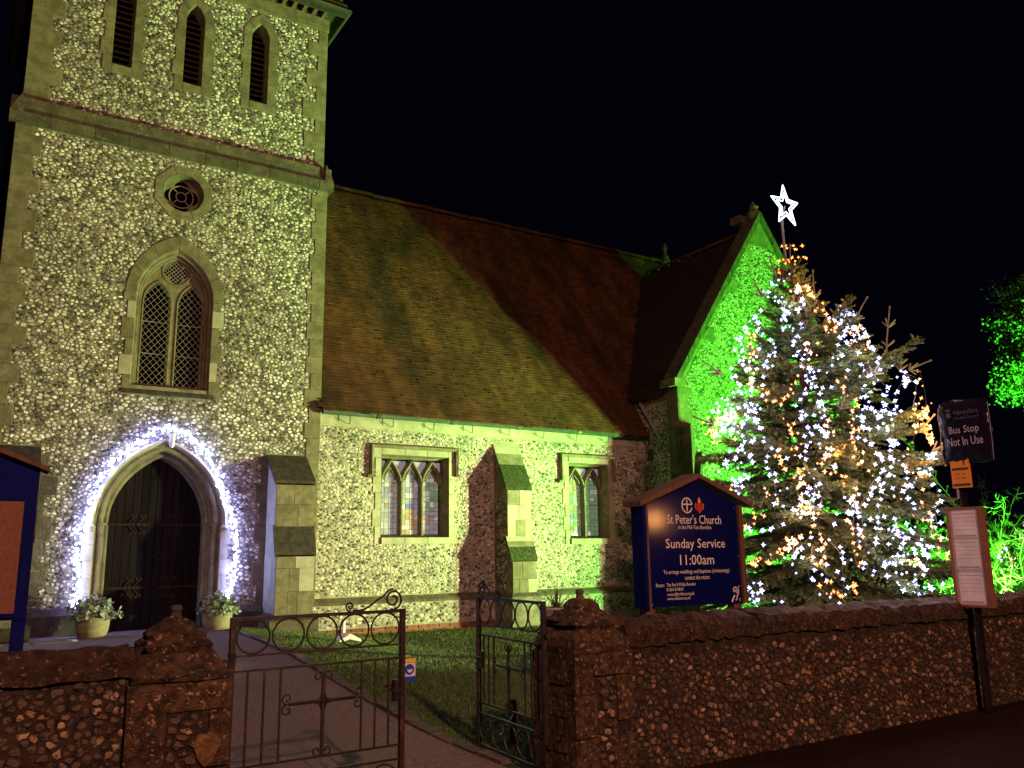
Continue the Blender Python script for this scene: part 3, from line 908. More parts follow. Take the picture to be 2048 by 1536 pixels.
# ---- tower buttresses: two stages with weathered slopes
def buttress(x0, x1, yw, st, parent_name, base_z, front_mats, side_mat, weather_mat, courses=.36, flint_panel=None):
    """st: list of (depth, z_bottom, z_top_front, z_top_back)."""
    mb = MB()
    for d, za_, zb, zc in st:
        yf = yw - d
        mb.hexa([(x0, yf, za_), (x1, yf, za_), (x1, yw + .05, za_), (x0, yw + .05, za_)], [(x0, yf, zb), (x1, yf, zb), (x1, yw + .05, zb), (x0, yw + .05, zb)])
    b = put(mb, parent_name, side_mat, church)
    for si, (d, za_, zb, zc) in enumerate(st):
        yf = yw - d
        yb = yw - (st[si + 1][0] if si + 1 < len(st) else 0)
        if yb < yw - .01:
            put(MB().box(x0 + .003, x1 - .003, yb + .002, yw + .04, zb - .03, zc + .01), 'core', side_mat, b)
        # weathering slabs
        nsl = weather_mat[1]
        for k in range(nsl):
            t0, t1 = k / nsl, (k + 1) / nsl
            o = .03
            ya, yb_ = yf - .03 + (yb - yf + .03) * t0, yf - .03 + (yb - yf + .03) * t1
            z0, z1 = zb + (zc - zb) * t0, zb + (zc - zb) * t1
            m_ = weather_mat[0][min(k if si else k, len(weather_mat[0]) - 1)] if isinstance(weather_mat[0], list) else weather_mat[0]
            put_at(MB().hexa([(x0 - o, ya, z0 - .05), (x1 + o, ya, z0 - .05), (x1 + o, yb_ - .004, z1 - .05), (x0 - o, yb_ - .004, z1 - .05)],
                             [(x0 - o, ya, z0 + .02), (x1 + o, ya, z0 + .02), (x1 + o, yb_ - .004, z1 + .02), (x0 - o, yb_ - .004, z1 + .02)]), 'weathering', m_, b)
        # fill under the slope on the sides
        put(MB().add([(x0 + .002, yf, zb - .02), (x0 + .002, yb, zb - .02), (x0 + .002, yb, zc - .02), (x1 - .002, yf, zb - .02), (x1 - .002, yb, zb - .02), (x1 - .002, yb, zc - .02)],
                     [(0, 1, 2), (3, 4, 5), (0, 1, 4, 3), (1, 2, 5, 4), (0, 2, 5, 3)]), 'cheek', side_mat, b)
        # face blocks
        z = za_
        row = 0
        while z < zb - .08:
            h = min(courses * random.uniform(.85, 1.15), zb - .02 - z)
            if zb - .02 - (z + h) < .1: h = zb - .02 - z
            nn = random.choice((2, 2, 3)) if (x1 - x0) > .5 else 2
            cuts = [x0] + sorted(x0 + (x1 - x0) * ((k + 1) / nn + random.uniform(-.1, .1)) for k in range(nn - 1)) + [x1]
            if flint_panel and row % 2 == 1:
                for a, c in ((x0, x0 + .16), (x1 - .16, x1)):
                    stone(rect(a, c, z, z + h), yf - .03, yf + .04, b, random.choice(front_mats))
                flint_panel.append((rect(x0 + .17, x1 - .17, z + .01, z + h - .01), yf, b))
            else:
                for a, c in zip(cuts, cuts[1:]):
                    stone(rect(a, c, z, z + h), yf - .03, yf + .04, b, random.choice(front_mats))
            z += h; row += 1
    return b
SB = MAT['stone_black']
b1 = buttress(4.31, 4.95, YT, [(.62, .66, 1.66, 2.10), (.50, 2.10, 2.84, 3.32)], 'tower_buttress', .3, [LIME, LIME, PALE], PALE, (SB, 2))
put(MB().hexa([(4.22, 13.78, 0), (5.03, 13.78, 0), (5.03, YT, 0), (4.22, YT, 0)], [(4.22, 13.78, .60), (5.03, 13.78, .60), (5.03, YT, .68), (4.22, YT, .68)]), 'buttress_plinth', DARK, b1)
put(MB().hexa([(4.22, 13.78, .60), (5.03, 13.78, .60), (5.03, YT, .60), (4.22, YT, .60)], [(4.30, 13.87, .70), (4.96, 13.87, .70), (4.96, YT, .72), (4.30, YT, .72)]), 'plinth_slope', SB, b1)
b2 = buttress(0.05, 0.83, YT, [(.62, .66, 1.9, 2.3), (.50, 2.30, 2.86, 3.27)], 'tower_buttress', .3, [LIME, PALE], LIME, (SB, 2))
put(MB().box(-.02, .90, 13.80, YT, 0, .7), 'buttress_plinth', SB, b2)
ex_t += [rect(4.27, 5.0, 0, 3.36), rect(0, .85, 0, 3.3)]

# ---- tower eaves and cap roof
put(MB().box(0.12, 5.18, YU - .035, YU + .1, 11.80, 12.06), 'wall_plate', LIME, church)
ex_u.append(rect(-1, 6, 11.78, 13))
mb = MB()
for x in np.arange(.2, 5.2, .20):
    mb.box(x, x + .07, YU - .26, YU + .05, 12.06, 12.16)
put(mb, 'rafter_feet', MAT['wood'], church)
put(MB().box(-.12, 5.44, YU - .30, YU - .27, 12.04, 12.18).box(5.41, 5.44, YU - .27, 19.7, 12.04, 12.18).box(-.12, -.09, YU - .27, 19.7, 12.04, 12.18), 'fascia', MAT['gutter'], church)
put(MB().box(-.09, 5.41, YU - .27, 19.7, 12.165, 12.185), 'soffit', MAT['wood'], church)
e = [(-.18, YU - .36, 12.16), (5.50, YU - .36, 12.16), (5.50, 19.8, 12.16), (-.18, 19.8, 12.16)]
ap = (2.65, 17.0, 17.5)
cap = put(MB().add(e + [ap], [(0, 1, 4), (1, 2, 4), (2, 3, 4), (3, 0, 4), (0, 3, 2, 1)]), 'tower_roof', MAT['slate'], church)
mb = MB()
for k in range(26):
    t0, t1 = k / 40, (k + 1) / 40
    for (p, q) in ((0, 1), (1, 2)):
        P, Q = Vector(e[p]), Vector(e[q]); A_ = Vector(ap)
        a, b = P.lerp(A_, t0), Q.lerp(A_, t0); c, d = Q.lerp(A_, t1), P.lerp(A_, t1)
        nrm = (b - a).cross(d - a).normalized()
        if nrm.z < 0: nrm = -nrm
        mb.add([a + nrm * .035, b + nrm * .035, c + nrm * .008, d + nrm * .008, a, b], [(0, 1, 2, 3), (0, 1, 5, 4)])
put(mb, 'tile_courses', MAT['slate'], cap)

# ---- nave wall
W1 = dict(x0=6.44, x1=7.86, z0=1.93, z1=3.46, n=3)
W2 = dict(x0=10.76, x1=11.82, z0=1.90, z1=3.50, n=2)
nave = put(MB().plate(rect(5.2, 12.95, -.2, 4.2), [rect(w['x0'], w['x1'], w['z0'], w['z1']) for w in (W1, W2)], YN), 'nave_wall', MAT['mortar_pale'], church)
ex_n = []
put(MB().box(5.21, 12.90, YN - .02, YN + .05, 3.93, 4.17), 'wall_plate', PALE, church)
ex_n.append(rect(5, 13, 3.92, 4.3))
def square_window(w, name):
    x0, x1, z0, z1, n = w['x0'], w['x1'], w['z0'], w['z1'], w['n']
    yg = YN + .26
    win = put(MB().add([(x0, yg + .05, z0), (x1, yg + .05, z0), (x1, yg + .05, z1), (x0, yg + .05, z1)], [(0, 1, 2, 3)]), name, MAT['black'], church)
    ix0, ix1, iz0, iz1 = x0 + .06, x1 - .06, z0 + .06, z1 - .06
    fr = put(MB().strip([(p[0], YN - .02, p[1]) for p in rect(x0, x1, z0, z1)], [(p[0], YN + .10, p[1]) for p in rect(x0 + .03, x1 - .03, z0 + .02, z1 - .03)], True)
             .strip([(p[0], YN + .10, p[1]) for p in rect(x0 + .03, x1 - .03, z0 + .02, z1 - .03)], [(p[0], YN + .12, p[1]) for p in rect(ix0 - .01, ix1 + .01, iz0 - .03, iz1 + .01)], True)
             .strip([(p[0], YN + .12, p[1]) for p in rect(ix0 - .01, ix1 + .01, iz0 - .03, iz1 + .01)], [(p[0], yg + .04, p[1]) for p in rect(ix0, ix1, iz0, iz1)], True), 'frame', LIME, win)
    # outer stones
    z, i = z0 - .12, 0
    while z < z1:
        h = min(random.uniform(.26, .36), z1 + .13 - z)
        for s, xe in ((-1, x0), (1, x1)):
            ww = .17 if (i + (s > 0)) % 2 else .12
            r_ = rect(min(xe, xe + s * ww), max(xe, xe + s * ww), z, z + h)
            stone(r_, YN - .016, YN + .06, win, PALE); ex_n.append(r_)
        z += h; i += 1
    cuts = np.linspace(x0, x1, 4)
    for a, b in zip(cuts, cuts[1:]):
        stone(rect(a, b, z1, z1 + .13), YN - .016, YN + .06, win, PALE)
        stone(rect(a, b, z0 - .12, z0), YN - .05, YN + .2, win, PALE)
    ex_n.append(rect(x0, x1, z0 - .12, z1 + .2))
    # label mould with dropped ends
    lab = [(-.03, 0), (-.03, -.07), (.02, -.09), (.04, -.05), (.04, 0)]
    hx0, hx1, hz = x0 - .20, x1 + .16, z1 + .15
    put(MB().sweep([(hx0 - .09, hz - .56), (hx0, hz - .56), (hx0, hz), (hx1, hz), (hx1, hz - .52)], lab, YN), 'label_mould', LIME, win)
    ex_n.extend([rect(hx0 - .05, hx0 + .05, hz - .6, hz + .06), rect(hx1 - .05, hx1 + .05, hz - .56, hz + .06), rect(hx0 - .05, hx1 + .05, hz - .05, hz + .06), rect(hx0 - .13, hx0, hz - .6, hz - .5)])
    # mullions and ogee heads
    lw = (ix1 - ix0) / n
    prof = [(-.045, .14), (-.045, .06), (-.016, 0), (.016, 0), (.045, .06), (.045, .14)]
    for k in range(1, n):
        x = ix0 + lw * k
        put(MB().sweep([(x, iz0 - .02), (x, iz1 - .42)], prof, yg - .12), 'mullion', LIME, win)
    thin = [(-.044, .13), (-.044, .07), (-.012, 0), (.012, 0), (.044, .07), (.044, .13)]
    cusp = [(-.02, .09), (-.008, .03), (.008, .03), (.02, .09)]
    for k in range(n):
        a, b = ix0 + lw * k, ix0 + lw * (k + 1)
        m_, zs, za_ = (a + b) / 2, iz1 - .44, iz1 - .02
        L = []
        for t in np.linspace(0, 1, 13):
            s_ = t * t * (3 - 2 * t)
            x = a + (m_ - a) * (0.06 + .94 * (0.62 * s_ + .38 * t ** 3.0)) if t > 0 else a
            L.append((x, zs + (za_ - zs) * (t ** .92)))
        mb = MB().sweep(L, thin, yg - .12).sweep([(a + b - p[0], p[1]) for p in L[::-1]], thin, yg - .12)
        for sx in (1, -1):
            c_ = [(a + .02, zs - .03), (a + .045, zs + .03), (a + .085, zs + .10), (a + .105, zs + .085), (a + .115, zs + .13), (m_ - .02, zs + .25)]
            mb.sweep(c_ if sx > 0 else [(a + b - p[0], p[1]) for p in c_[::-1]], cusp, yg - .09)
        put(mb, 'ogee_head', LIME, win)
        # leaded panes
        x, cols = a + .03, 4 if n == 3 else 4
        pw = (lw - .06) / cols
        z = iz0
        while z < zs + .34:
            ph = random.uniform(.075, .115)
            sh = 1.0 if z < zs else max(.2, 1 - (z - zs) / .40)
            for c in range(cols):
                xc = a + .03 + pw * (c + .5)
                if abs(xc - m_) > lw / 2 * sh: continue
                if n == 3:
                    rel = (z - iz0) / (zs - iz0)
                    pal = [[0, 1, 2, 1, 4, 0], [0, 2, 1, 3, 1, 2], [5, 0, 5, 0, 2, 5]][k] if rel > .45 else [[0, 0, 1, 0], [4, 0, 4, 2], [0, 2, 4, 1]][k]
                else:
                    pal = [[5, 4, 5, 0, 3], [5, 5, 5, 2, 5]][k]
                place('pane', PANE[random.choice(pal)], win, (xc, yg, z + ph / 2), (random.uniform(-.05, .05), 0, random.uniform(-.05, .05)), ((pw - .008), 1, (ph - .008)))
            z += ph
        put(MB().add([(a + .03, yg + .012, iz0), (b - .03, yg + .012, iz0), (b - .03, yg + .012, iz1 - .05), (a + .03, yg + .012, iz1 - .05)], [(0, 1, 2, 3)]), 'lead_sheet', MAT['lead'], win)
        mb = MB()
        for zz_ in (.33, .66, .95):
            mb.box(a + .03, b - .03, yg - .014, yg - .008, iz0 + zz_, iz0 + zz_ + .012)
        put(mb, 'saddle_bar', MAT['lead'], win)
    for k in range(n + 1):
        x = ix0 + lw * k
        xa, xb = max(x - .13, ix0), min(x + .13, ix1)
        place('pane', PANE[1 if n == 3 else 0], win, ((xa + xb) / 2, yg, iz1 - .13), (random.uniform(-.04, .04), 0, random.uniform(-.04, .04)), (xb - xa, 1, .22))
    return win
PANE = []
for g in GLASS:
    PANE.append(MB().add([(-.5, .004, -.5), (.5, .004, -.5), (.5, .004, .5), (-.5, .004, .5), (-.46, 0, -.46), (.46, 0, -.46), (.46, 0, .46), (-.46, 0, .46)],
                         [(4, 5, 6, 7), (0, 1, 5, 4), (1, 2, 6, 5), (2, 3, 7, 6), (3, 0, 4, 7)]).mesh('pane', g))
square_window(W1, 'nave_window')
square_window(W2, 'nave_window')

# nave plinth, brick footing
pl = plinth_run(5.04, 12.95, YN, -.1, .86, 'nave_plinth', MAT['mortar_pale'])
put(MB().hexa([(5.04, YN - .105, .76), (8.86, YN - .105, .76), (8.86, YN + .02, .76), (5.04, YN + .02, .76)], [(5.04, YN - .10, .80), (8.86, YN - .10, .80), (8.86, YN - .0, .885), (5.04, YN - .0, .885)])
    .hexa([(9.46, YN - .105, .76), (12.95, YN - .105, .76), (12.95, YN + .02, .76), (9.46, YN + .02, .76)], [(9.46, YN - .10, .80), (12.95, YN - .10, .80), (12.95, YN, .885), (9.46, YN, .885)]), 'plinth_course', DARK, pl)
for r in range(2):
    x = 5.1 + (r % 2) * .11
    while x < 8.8:
        put_at(MB().prism(rect(x, x + .205, .22 + r * .07, .282 + r * .07), YN - .115 + random.uniform(-.006, .004), YN - .06, .006), 'brick', MAT['brick'], pl)
        x += .218
ex_n.append(rect(5, 13, -1, .9))
F = flint_verts(flint_colors(flint_field('p', 5.1, 12.9, .37, .76, [rect(8.8, 9.5, 0, 1)], 31, sp=.085, ax=1.3, av=.8), np.array([.50, .46, .38]), CM, CD, .34, .33), (0, YN - .09, 0), (1, 0, 0), (0, 0, 1), (0, -1, 0))
fields.append((F, pl))

# nave buttress
panels = []
mixw = [MAT['moss'], MAT['moss'], LIME, PALE]
bn = buttress(8.90, 9.45, YN, [(.62, .86, 1.50, 1.93), (.46, 1.93, 2.88, 3.80)], 'nave_buttress', .2, [PALE, LIME], MAT['mortar'], (mixw, 4), .30, panels)
put(MB().box(8.84, 9.51, YN - .72, YN, -.1, .80), 'buttress_plinth', MAT['mortar'], bn)
put(MB().hexa([(8.83, YN - .73, .80), (9.52, YN - .73, .80), (9.52, YN, .80), (8.83, YN, .80)], [(8.91, YN - .63, .89), (9.44, YN - .63, .89), (9.44, YN, .9), (8.91, YN, .9)]), 'plinth_course', DARK, bn)
ex_n.append(rect(8.88, 9.47, 0, 3.86))
for r_, yf, par in panels:
    F = flint_field('q', r_[0][0], r_[1][0], r_[0][1], r_[2][1], [], random.randint(0, 999), sp=.07)
    if F['n']:
        fields.append((flint_verts(flint_colors(F, CP, CM, CD, .4, .3), (0, yf, 0), (1, 0, 0), (0, 0, 1), (0, -1, 0)), par))
F = flint_field('bs', -(YN - .05), -(YN - .44), .95, 2.8, [], 77, sp=.08) if False else flint_field('bs', YN - .45, YN - .03, .92, 2.7, [], 77, sp=.08)
fields.append((flint_verts(flint_colors(F, CP * .8, CM, CD, .3, .3), (8.90, 0, 0), (0, 1, 0), (0, 0, 1), (-1, 0, 0)), bn))

# ---- gutter, hangers, downpipe
put(MB().box(5.203, 12.92, 14.385, YN - .025, 4.172, 4.195), 'soffit', MAT['wood'], church)
put(MB().tube([(5.22, 14.41, 4.165), (12.95, 14.41, 4.15)], .058, 10), 'gutter', MAT['gutter'], church, smooth=True)
for k in range(5):
    put_at(MB().ring((6.3 + k * 1.55, 14.41, 4.16), .06, .011, 'x').tube([(6.26 + k * 1.55, 14.41, 4.16), (6.34 + k * 1.55, 14.41, 4.16)], .067, 10), 'gutter_joint', MAT['gutter'], church)
for k in range(9):
    x = 5.75 + k * .86
    put_at(MB().tube([(x, 14.42, 4.12), (x, 14.43, 3.97)], .008, 5).tube([(x - .2, YN - .04, 4.08), (x - .05, 14.46, 3.98), (x, 14.43, 3.97)], .006, 4), 'gutter_hanger', MAT['pipe'], church)
dp = put(MB().tube([(13.02, 14.38, .3), (13.02, 14.38, 3.55)], .05, 10), 'downpipe', MAT['pipe'], church, smooth=True)
put(MB().lathe([(.05, 3.45), (.06, 3.50), (.10, 3.62), (.12, 3.66), (.12, 3.86), (.10, 3.88)], (13.02, 14.36, 0), 8).tube([(12.95, 14.41, 4.13), (13.02, 14.40, 3.86)], .045, 8), 'hopper', MAT['pipe'], dp)

# ---- roofs laid with real tiles
def tiled_roof(name, P0, ux, us, length, slope_len, keep, parent, n_single, mat_one, mat_mass, seed, tw=.165, gauge=.10, bow=0.0):
    """P0 eave start; ux along the eave, us up the slope; keep(u, s) filters."""
    rng = np.random.default_rng(seed)
    P0, ux, us = (np.array(a, float) for a in (P0, ux, us))
    nrm = np.cross(ux, us); nrm /= np.linalg.norm(nrm)
    if nrm[2] < 0: nrm = -nrm
    rows = int(slope_len / gauge)
    U, S = [], []
    for r in range(rows):
        n = int(length / tw) + 1
        u = np.arange(n) * tw - (r % 2) * tw / 2 + rng.normal(0, .012)
        U.append(u); S.append(np.full(n, r * gauge) + rng.normal(0, .0035, n) + rng.normal(0, .005) - (rng.random(n) < .015) * .03)
    U, S = np.concatenate(U), np.concatenate(S)
    k = keep(U + tw / 2, S)
    U, S = U[k], S[k]
    n = len(U)
    w = tw - .0008
    lift = rng.uniform(.015, .019, n) + (rng.random(n) < .04) * .012; tw_ = rng.normal(0, .0003, n)
    sag = np.sin(U * 1.3 + S * .9) * .008
    corner = []
    for (a, b, h, sgn) in ((0, -.02, 1, -1), (w, -.02, 1, 1), (w, gauge + .03, 0, 1), (0, gauge + .03, 0, -1)):
        hh = (lift if h else np.full(n, .004)) + tw_ * sgn * h + sag
        corner.append(P0 + (U + a)[:, None] * ux + (S + b)[:, None] * us + hh[:, None] * nrm)
    low = [corner[0] - nrm * .016, corner[1] - nrm * .016, corner[2] - nrm * .03, corner[3] - nrm * .03]
    P = np.stack(low + corner, 1)
    fl = np.array([4, 5, 6, 7, 0, 1, 5, 4, 1, 2, 6, 5, 3, 0, 4, 7]); ft = np.array([4, 4, 4, 4])
    eye = np.array([0, 0, 1.6])
    order = np.argsort(np.linalg.norm(P[:, 0] - eye, axis=1))
    base = BASE.get(parent.name, Vector((0, 0, 0)))
    for i in order[:n_single]:
        c = P[i].mean(0)
        o = bpy.data.objects.new('tile', np_mesh('tile', P[i] - c, fl, ft, mat_one))
        COL.objects.link(o); o.parent = parent; o.location = Vector(c) - base
    rest = order[n_single:]
    if len(rest):
        P = P[rest]
        loops = (fl[None, :] + (np.arange(len(rest)) * 8)[:, None]).ravel()
        shade = np.repeat(rng.uniform(.7, 1.3, (len(rest), 1)) * np.array([1, 1, 1]), 8, 0)
        me = np_mesh('roof_tiles', P.reshape(-1, 3), loops, np.tile(ft, len(rest)), mat_mass, shade)
        o = link('roof_tiles', me, parent); o['kind'] = 'stuff'
EY, EZ, RY, RZ = 14.36, 4.19, 18.3, 10.3
TX, TY, TZ0, TRX, TRZ = 12.95, 13.4, 5.12, 16.0, 9.5       # transept: west wall, south face, eave, ridge
nlen = math.hypot(RY - EY, RZ - EZ)
us = np.array([0, (RY - EY) / nlen, (RZ - EZ) / nlen])
def z_trans(x): return TZ0 + (TRZ - TZ0) * (x - (TX - .12)) / (TRX - TX + .12)
nroof = put(MB().add([(5.2, EY, EZ - .03), (17.3, EY, EZ - .03), (17.3, RY, RZ - .03), (5.2, RY, RZ - .03), (5.2, 2 * RY - EY, EZ), (17.3, 2 * RY - EY, EZ)], [(0, 1, 2, 3), (3, 2, 5, 4)]), 'nave_roof', MAT['tile_shaded'], church)
def keep_n(u, s):
    x = 5.21 + u; z = EZ + s * us[2]
    return (x < 12.93) | ((z > z_trans(x)) & (x < 17.25))
tiled_roof('nave', (5.21, EY, EZ), (1, 0, 0), us, 12.05, nlen - .02, keep_n, nroof, 300, MAT['tile'], MAT['tile_mass'], 5, tw=.15, gauge=.082)
mb = MB()
ridge_me = MB().add([(0, -.13, -.10), (0, -.07, .01), (0, 0, .045), (0, .07, .01), (0, .13, -.10), (.40, -.13, -.10), (.40, -.07, .01), (.40, 0, .045), (.40, .07, .01), (.40, .13, -.10)],
                    [(0, 5, 6, 1), (1, 6, 7, 2), (2, 7, 8, 3), (3, 8, 9, 4), (0, 1, 2, 3, 4), (9, 8, 7, 6, 5)]).mesh('ridge_tile', MAT['tile'])
for k in range(29):
    place('ridge_tile', ridge_me, nroof, (5.25 + k * .412, RY, RZ + .06 + random.uniform(-.012, .012)), (random.uniform(-.03, .03), random.uniform(-.015, .015), 0))
# east end of the nave: coped gable with a finial
put(MB().prism([(0, 0), (0, 1), (1, 1), (1, 0)], 0, 1) if False else MB().add([(17.3, EY, 0), (17.3, 22.4, 0), (17.3, 22.4, EZ), (17.3, RY, RZ + .2), (17.3, EY, EZ), (17.6, EY, 0), (17.6, 22.4, 0), (17.6, 22.4, EZ), (17.6, RY, RZ + .2), (17.6, EY, EZ)],
    [(0, 1, 2, 3, 4), (5, 6, 7, 8, 9), (3, 4, 9, 8), (2, 3, 8, 7)]), 'east_gable', MAT['mortar'], church)
put(MB().lathe([(.12, -.1), (.12, .06), (.07, .12), (.05, .26), (.09, .32), (.07, .40), (.02, .5)], (17.35, RY - .1, RZ + .12), 8), 'gable_finial', MAT['stone_black'], church)

# ---- transept
KX0, KX1, APX, APZ = TX, 2 * TRX - TX, TRX, 9.86
gpoly = [(TX, -.2), (KX1, -.2), (KX1, 5.3), (TRX, APZ - .12), (TX, 5.3)]
trans = put(MB().plate(gpoly, [], TY), 'transept_gable', MAT['mortar'], church)
for x in (TX, KX1):
    put(MB().add([(x, TY, -.2), (x, 18, -.2), (x, 18, 5.2), (x, TY, 5.2)], [(0, 1, 2, 3)]), 'transept_wall', MAT['mortar'], church)
put(MB().box(TX - .03, TX + .03, TY + .3, 15.2, 4.92, 5.10), 'wall_plate', MAT['wood'], church)
# coping: stone segments up both slopes, kneelers and apex
ex_g = []
def slope_seg(t0, t1, side):
    x = lambda t: (TX - .10) + (TRX - TX + .10) * t
    zz = lambda t: 5.30 + (APZ - 5.30) * t
    f = (lambda v: v) if side < 0 else (lambda v: 2 * TRX - v)
    a, b = (f(x(t0)), zz(t0)), (f(x(t1)), zz(t1))
    dn = .17
    mb_ = MB()
    B_ = [(a[0], TY - .09, a[1] - dn), (b[0], TY - .09, b[1] - dn), (b[0], TY + .38, b[1] - dn), (a[0], TY + .38, a[1] - dn)]
    T_ = [(a[0], TY - .09, a[1] + .05), (b[0], TY - .09, b[1] + .05), (b[0], TY + .38, b[1] + .05), (a[0], TY + .38, a[1] + .05)]
    return mb_.hexa(B_, T_)
cop = put(MB().add([(TX, TY + .02, 5.2), (TRX, TY + .02, APZ - .1), (KX1, TY + .02, 5.2), (TX, TY + .35, 5.2), (TRX, TY + .35, APZ - .1), (KX1, TY + .35, 5.2)], [(0, 1, 4, 3), (1, 2, 5, 4), (0, 1, 2), (3, 4, 5)]), 'gable_coping', DARK, church)
for side in (-1, 1):
    for k in range(8):
        put_at(slope_seg(k / 8 + .003, (k + 1) / 8 - .003, side), 'coping_stone', DARK, cop)  # dark stone puts the shade of the west sides into the colour
put(MB().lathe([(.16, -.12), (.17, .06), (.10, .12), (.10, .18), (.13, .21), (.05, .30), (.02, .36)], (TRX, TY + .12, APZ), 8), 'apex_stone', LIME, cop)
put_at(MB().box(TRX - .32, TRX - .02, TY + .3, TY + .62, APZ - .18, APZ + .02), 'ridge_stop', DARK, cop)
for s, x in ((-1, TX), (1, KX1)):
    put_at(MB().hexa([(x - .17, TY - .10, 5.16), (x + .17, TY - .10, 5.16), (x + .17, TY + .4, 5.16), (x - .17, TY + .4, 5.16)], [(x - .15, TY - .09, 5.34), (x + .15, TY - .09, 5.34), (x + .15, TY + .38, 5.34), (x - .15, TY + .38, 5.34)]), 'kneeler', LIME, cop)
sl = lambda x: 5.30 + (APZ - 5.30) * (x - TX + .1) / (TRX - TX + .1)
# dressed corner stones on the gable
z, i = 2.6, 0
while z < 5.15:
    h = random.uniform(.3, .4)
    w_ = .42 if i % 2 else .28
    r_ = rect(TX - .012, TX + w_, z, min(z + h, 5.16))
    stone(r_, TY - .016, TY + .05, trans, LIME); ex_g.append(r_)
    stone(rect(TX + .0, TX + .001, z, z + .01), TY, TY + .01, trans, LIME) if False else None
    z += h; i += 1
for (zc, wv) in ((6.45, .45), (7.75, .42)):
    x0 = TX - .1 + (zc - 5.3) / (APZ - 5.3) * (TRX - TX + .1)
    r_ = [(x0 + .10, zc - .1), (x0 + .10 + wv, zc - .1), (x0 + .10 + wv, zc + .22), (x0 + .36, zc + .22)]
    stone(r_, TY - .016, TY + .05, trans, LIME); ex_g.append(r_)
r_ = [(TRX - .50, 8.98), (TRX + .50, 8.98), (TRX + .03, APZ - .20), (TRX - .03, APZ - .20)]
stone(r_, TY - .016, TY + .05, trans, LIME); ex_g.append(r_)
put(MB().box(TX - .035, TX + .02, TY - .02, TY + .32, 2.4, 5.16), 'corner_strip', MAT['stone_dark'], trans)
inc = [(TX, .2), (KX1, .2), (KX1, 5.0)] + [(TRX + .06, APZ - .30), (TRX - .06, APZ - .30)] + [(TX, 5.0)]
F = flint_field('g', TX, KX1, .3, 9.7, ex_g, 41, include=inc)
fields.append((flint_verts(flint_colors(F, CP, CM, CD, .42, .33), (0, TY, 0), (1, 0, 0), (0, 0, 1), (0, -1, 0)), trans))
F = flint_field('gw', TY + .32, 16.0, .3, 4.9, [], 43)
fields.append((flint_verts(flint_colors(F, CP * .8, CM, CD, .4, .33), (TX, 0, 0), (0, 1, 0), (0, 0, 1), (-1, 0, 0)), trans))
# transept roof, west slope
ex0 = TX - .12
tl = math.hypot(TRX - ex0, TRZ - TZ0)
ut = np.array([(TRX - ex0) / tl, 0, (TRZ - TZ0) / tl])
troof = put(MB().add([(ex0, TY + .1, TZ0 - .03), (ex0, 18, TZ0 - .03), (TRX, 18, TRZ - .03), (TRX, TY + .1, TRZ - .03), (2 * TRX - ex0, TY + .1, TZ0), (2 * TRX - ex0, 18, TZ0)], [(0, 1, 2, 3), (3, 2, 5, 4)]), 'transept_roof', MAT['tile_shaded'], church)
def keep_t(u, s):
    y = TY + .35 + u; z = TZ0 + s * ut[2]
    return z > EZ + (y - EY) * us[2] / us[1] - .02
tiled_roof('transept', (ex0, TY + .35, TZ0), (0, 1, 0), ut, 4.4, tl - .02, keep_t, troof, 0, MAT['tile'], MAT['tile_shaded'], 6)
put(MB().box(ex0 - .04, ex0 + .02, TY + .35, 14.9, TZ0 - .12, TZ0 + .01), 'eaves_board', MAT['pipe'], church)
for k in range(9):
    o = place('ridge_tile', ridge_me, troof, (TRX, TY + .4 + k * .412, TRZ + .05), (0, 0, PI / 2))
# flashing where the nave roof meets the transept wall
put(MB().tube([(TX - .02, 14.0, 4.06), (TX - .02, 14.75, 5.15)], .05, 6), 'flashing', MAT['lead'], church)
# angle buttress on the corner
mb = MB()
c0 = Vector((TX + .10, TY - .02)); a_ = Vector((-1, -.70)).normalized(); b_ = Vector((.70, -1)).normalized()
def quad(d, hw): 
    p, q = c0 + a_ * d - b_ * hw, c0 + a_ * d + b_ * hw
    return p, q
def dstage(d, hw, z0, z1, zback):
    p, q = quad(d, hw); r, s = quad(-.35, hw)
    return MB().hexa([(p.x, p.y, z0), (q.x, q.y, z0), (s.x, s.y, z0), (r.x, r.y, z0)], [(p.x, p.y, z1), (q.x, q.y, z1), (s.x, s.y, zback), (r.x, r.y, zback)])
ab = put(dstage(.28, .27, -.1, 2.72, 2.72), 'angle_buttress', PALE, church)
put(dstage(.31, .30, 2.70, 2.78, 3.75), 'weathering', SB, ab)
put(dstage(.10, .17, 3.2, 4.3, 4.35), 'upper_stage', DARK, ab)
put(dstage(.34, .33, -.1, .9, .9), 'buttress_plinth', DARK, ab)

# ---- flints of the tower and the nave, then split into single stones and mass
ex_t += [WIN_OUT, circle(2.645, 7.78, .36)]
ex_u += [opening(*l, 7) for l in LV]
F = flint_field('t', .10, 5.19, .86, 8.4, ex_t + [rect(4.31, 4.96, 0, 3.3)], 21)
fields.append((flint_verts(flint_colors(F, CP * 1.12, CM, CD, .42, .26), (0, YT, 0), (1, 0, 0), (0, 0, 1), (0, -1, 0)), tower))
F = flint_field('u', .16, 5.14, 8.88, 11.8, ex_u, 22)
fields.append((flint_verts(flint_colors(F, CP * 1.12, CM, CD, .38, .28), (0, YU, 0), (1, 0, 0), (0, 0, 1), (0, -1, 0)), belfry))
F = flint_field('n', 5.21, 12.92, .9, 3.93, ex_n, 23)
fields.append((flint_verts(flint_colors(F, np.array([.58, .54, .45]), CM, CD, .42, .30), (0, YN, 0), (1, 0, 0), (0, 0, 1), (0, -1, 0)), nave))
flint_objects(fields, 300, MAT['flint_one'], MAT['flint'])
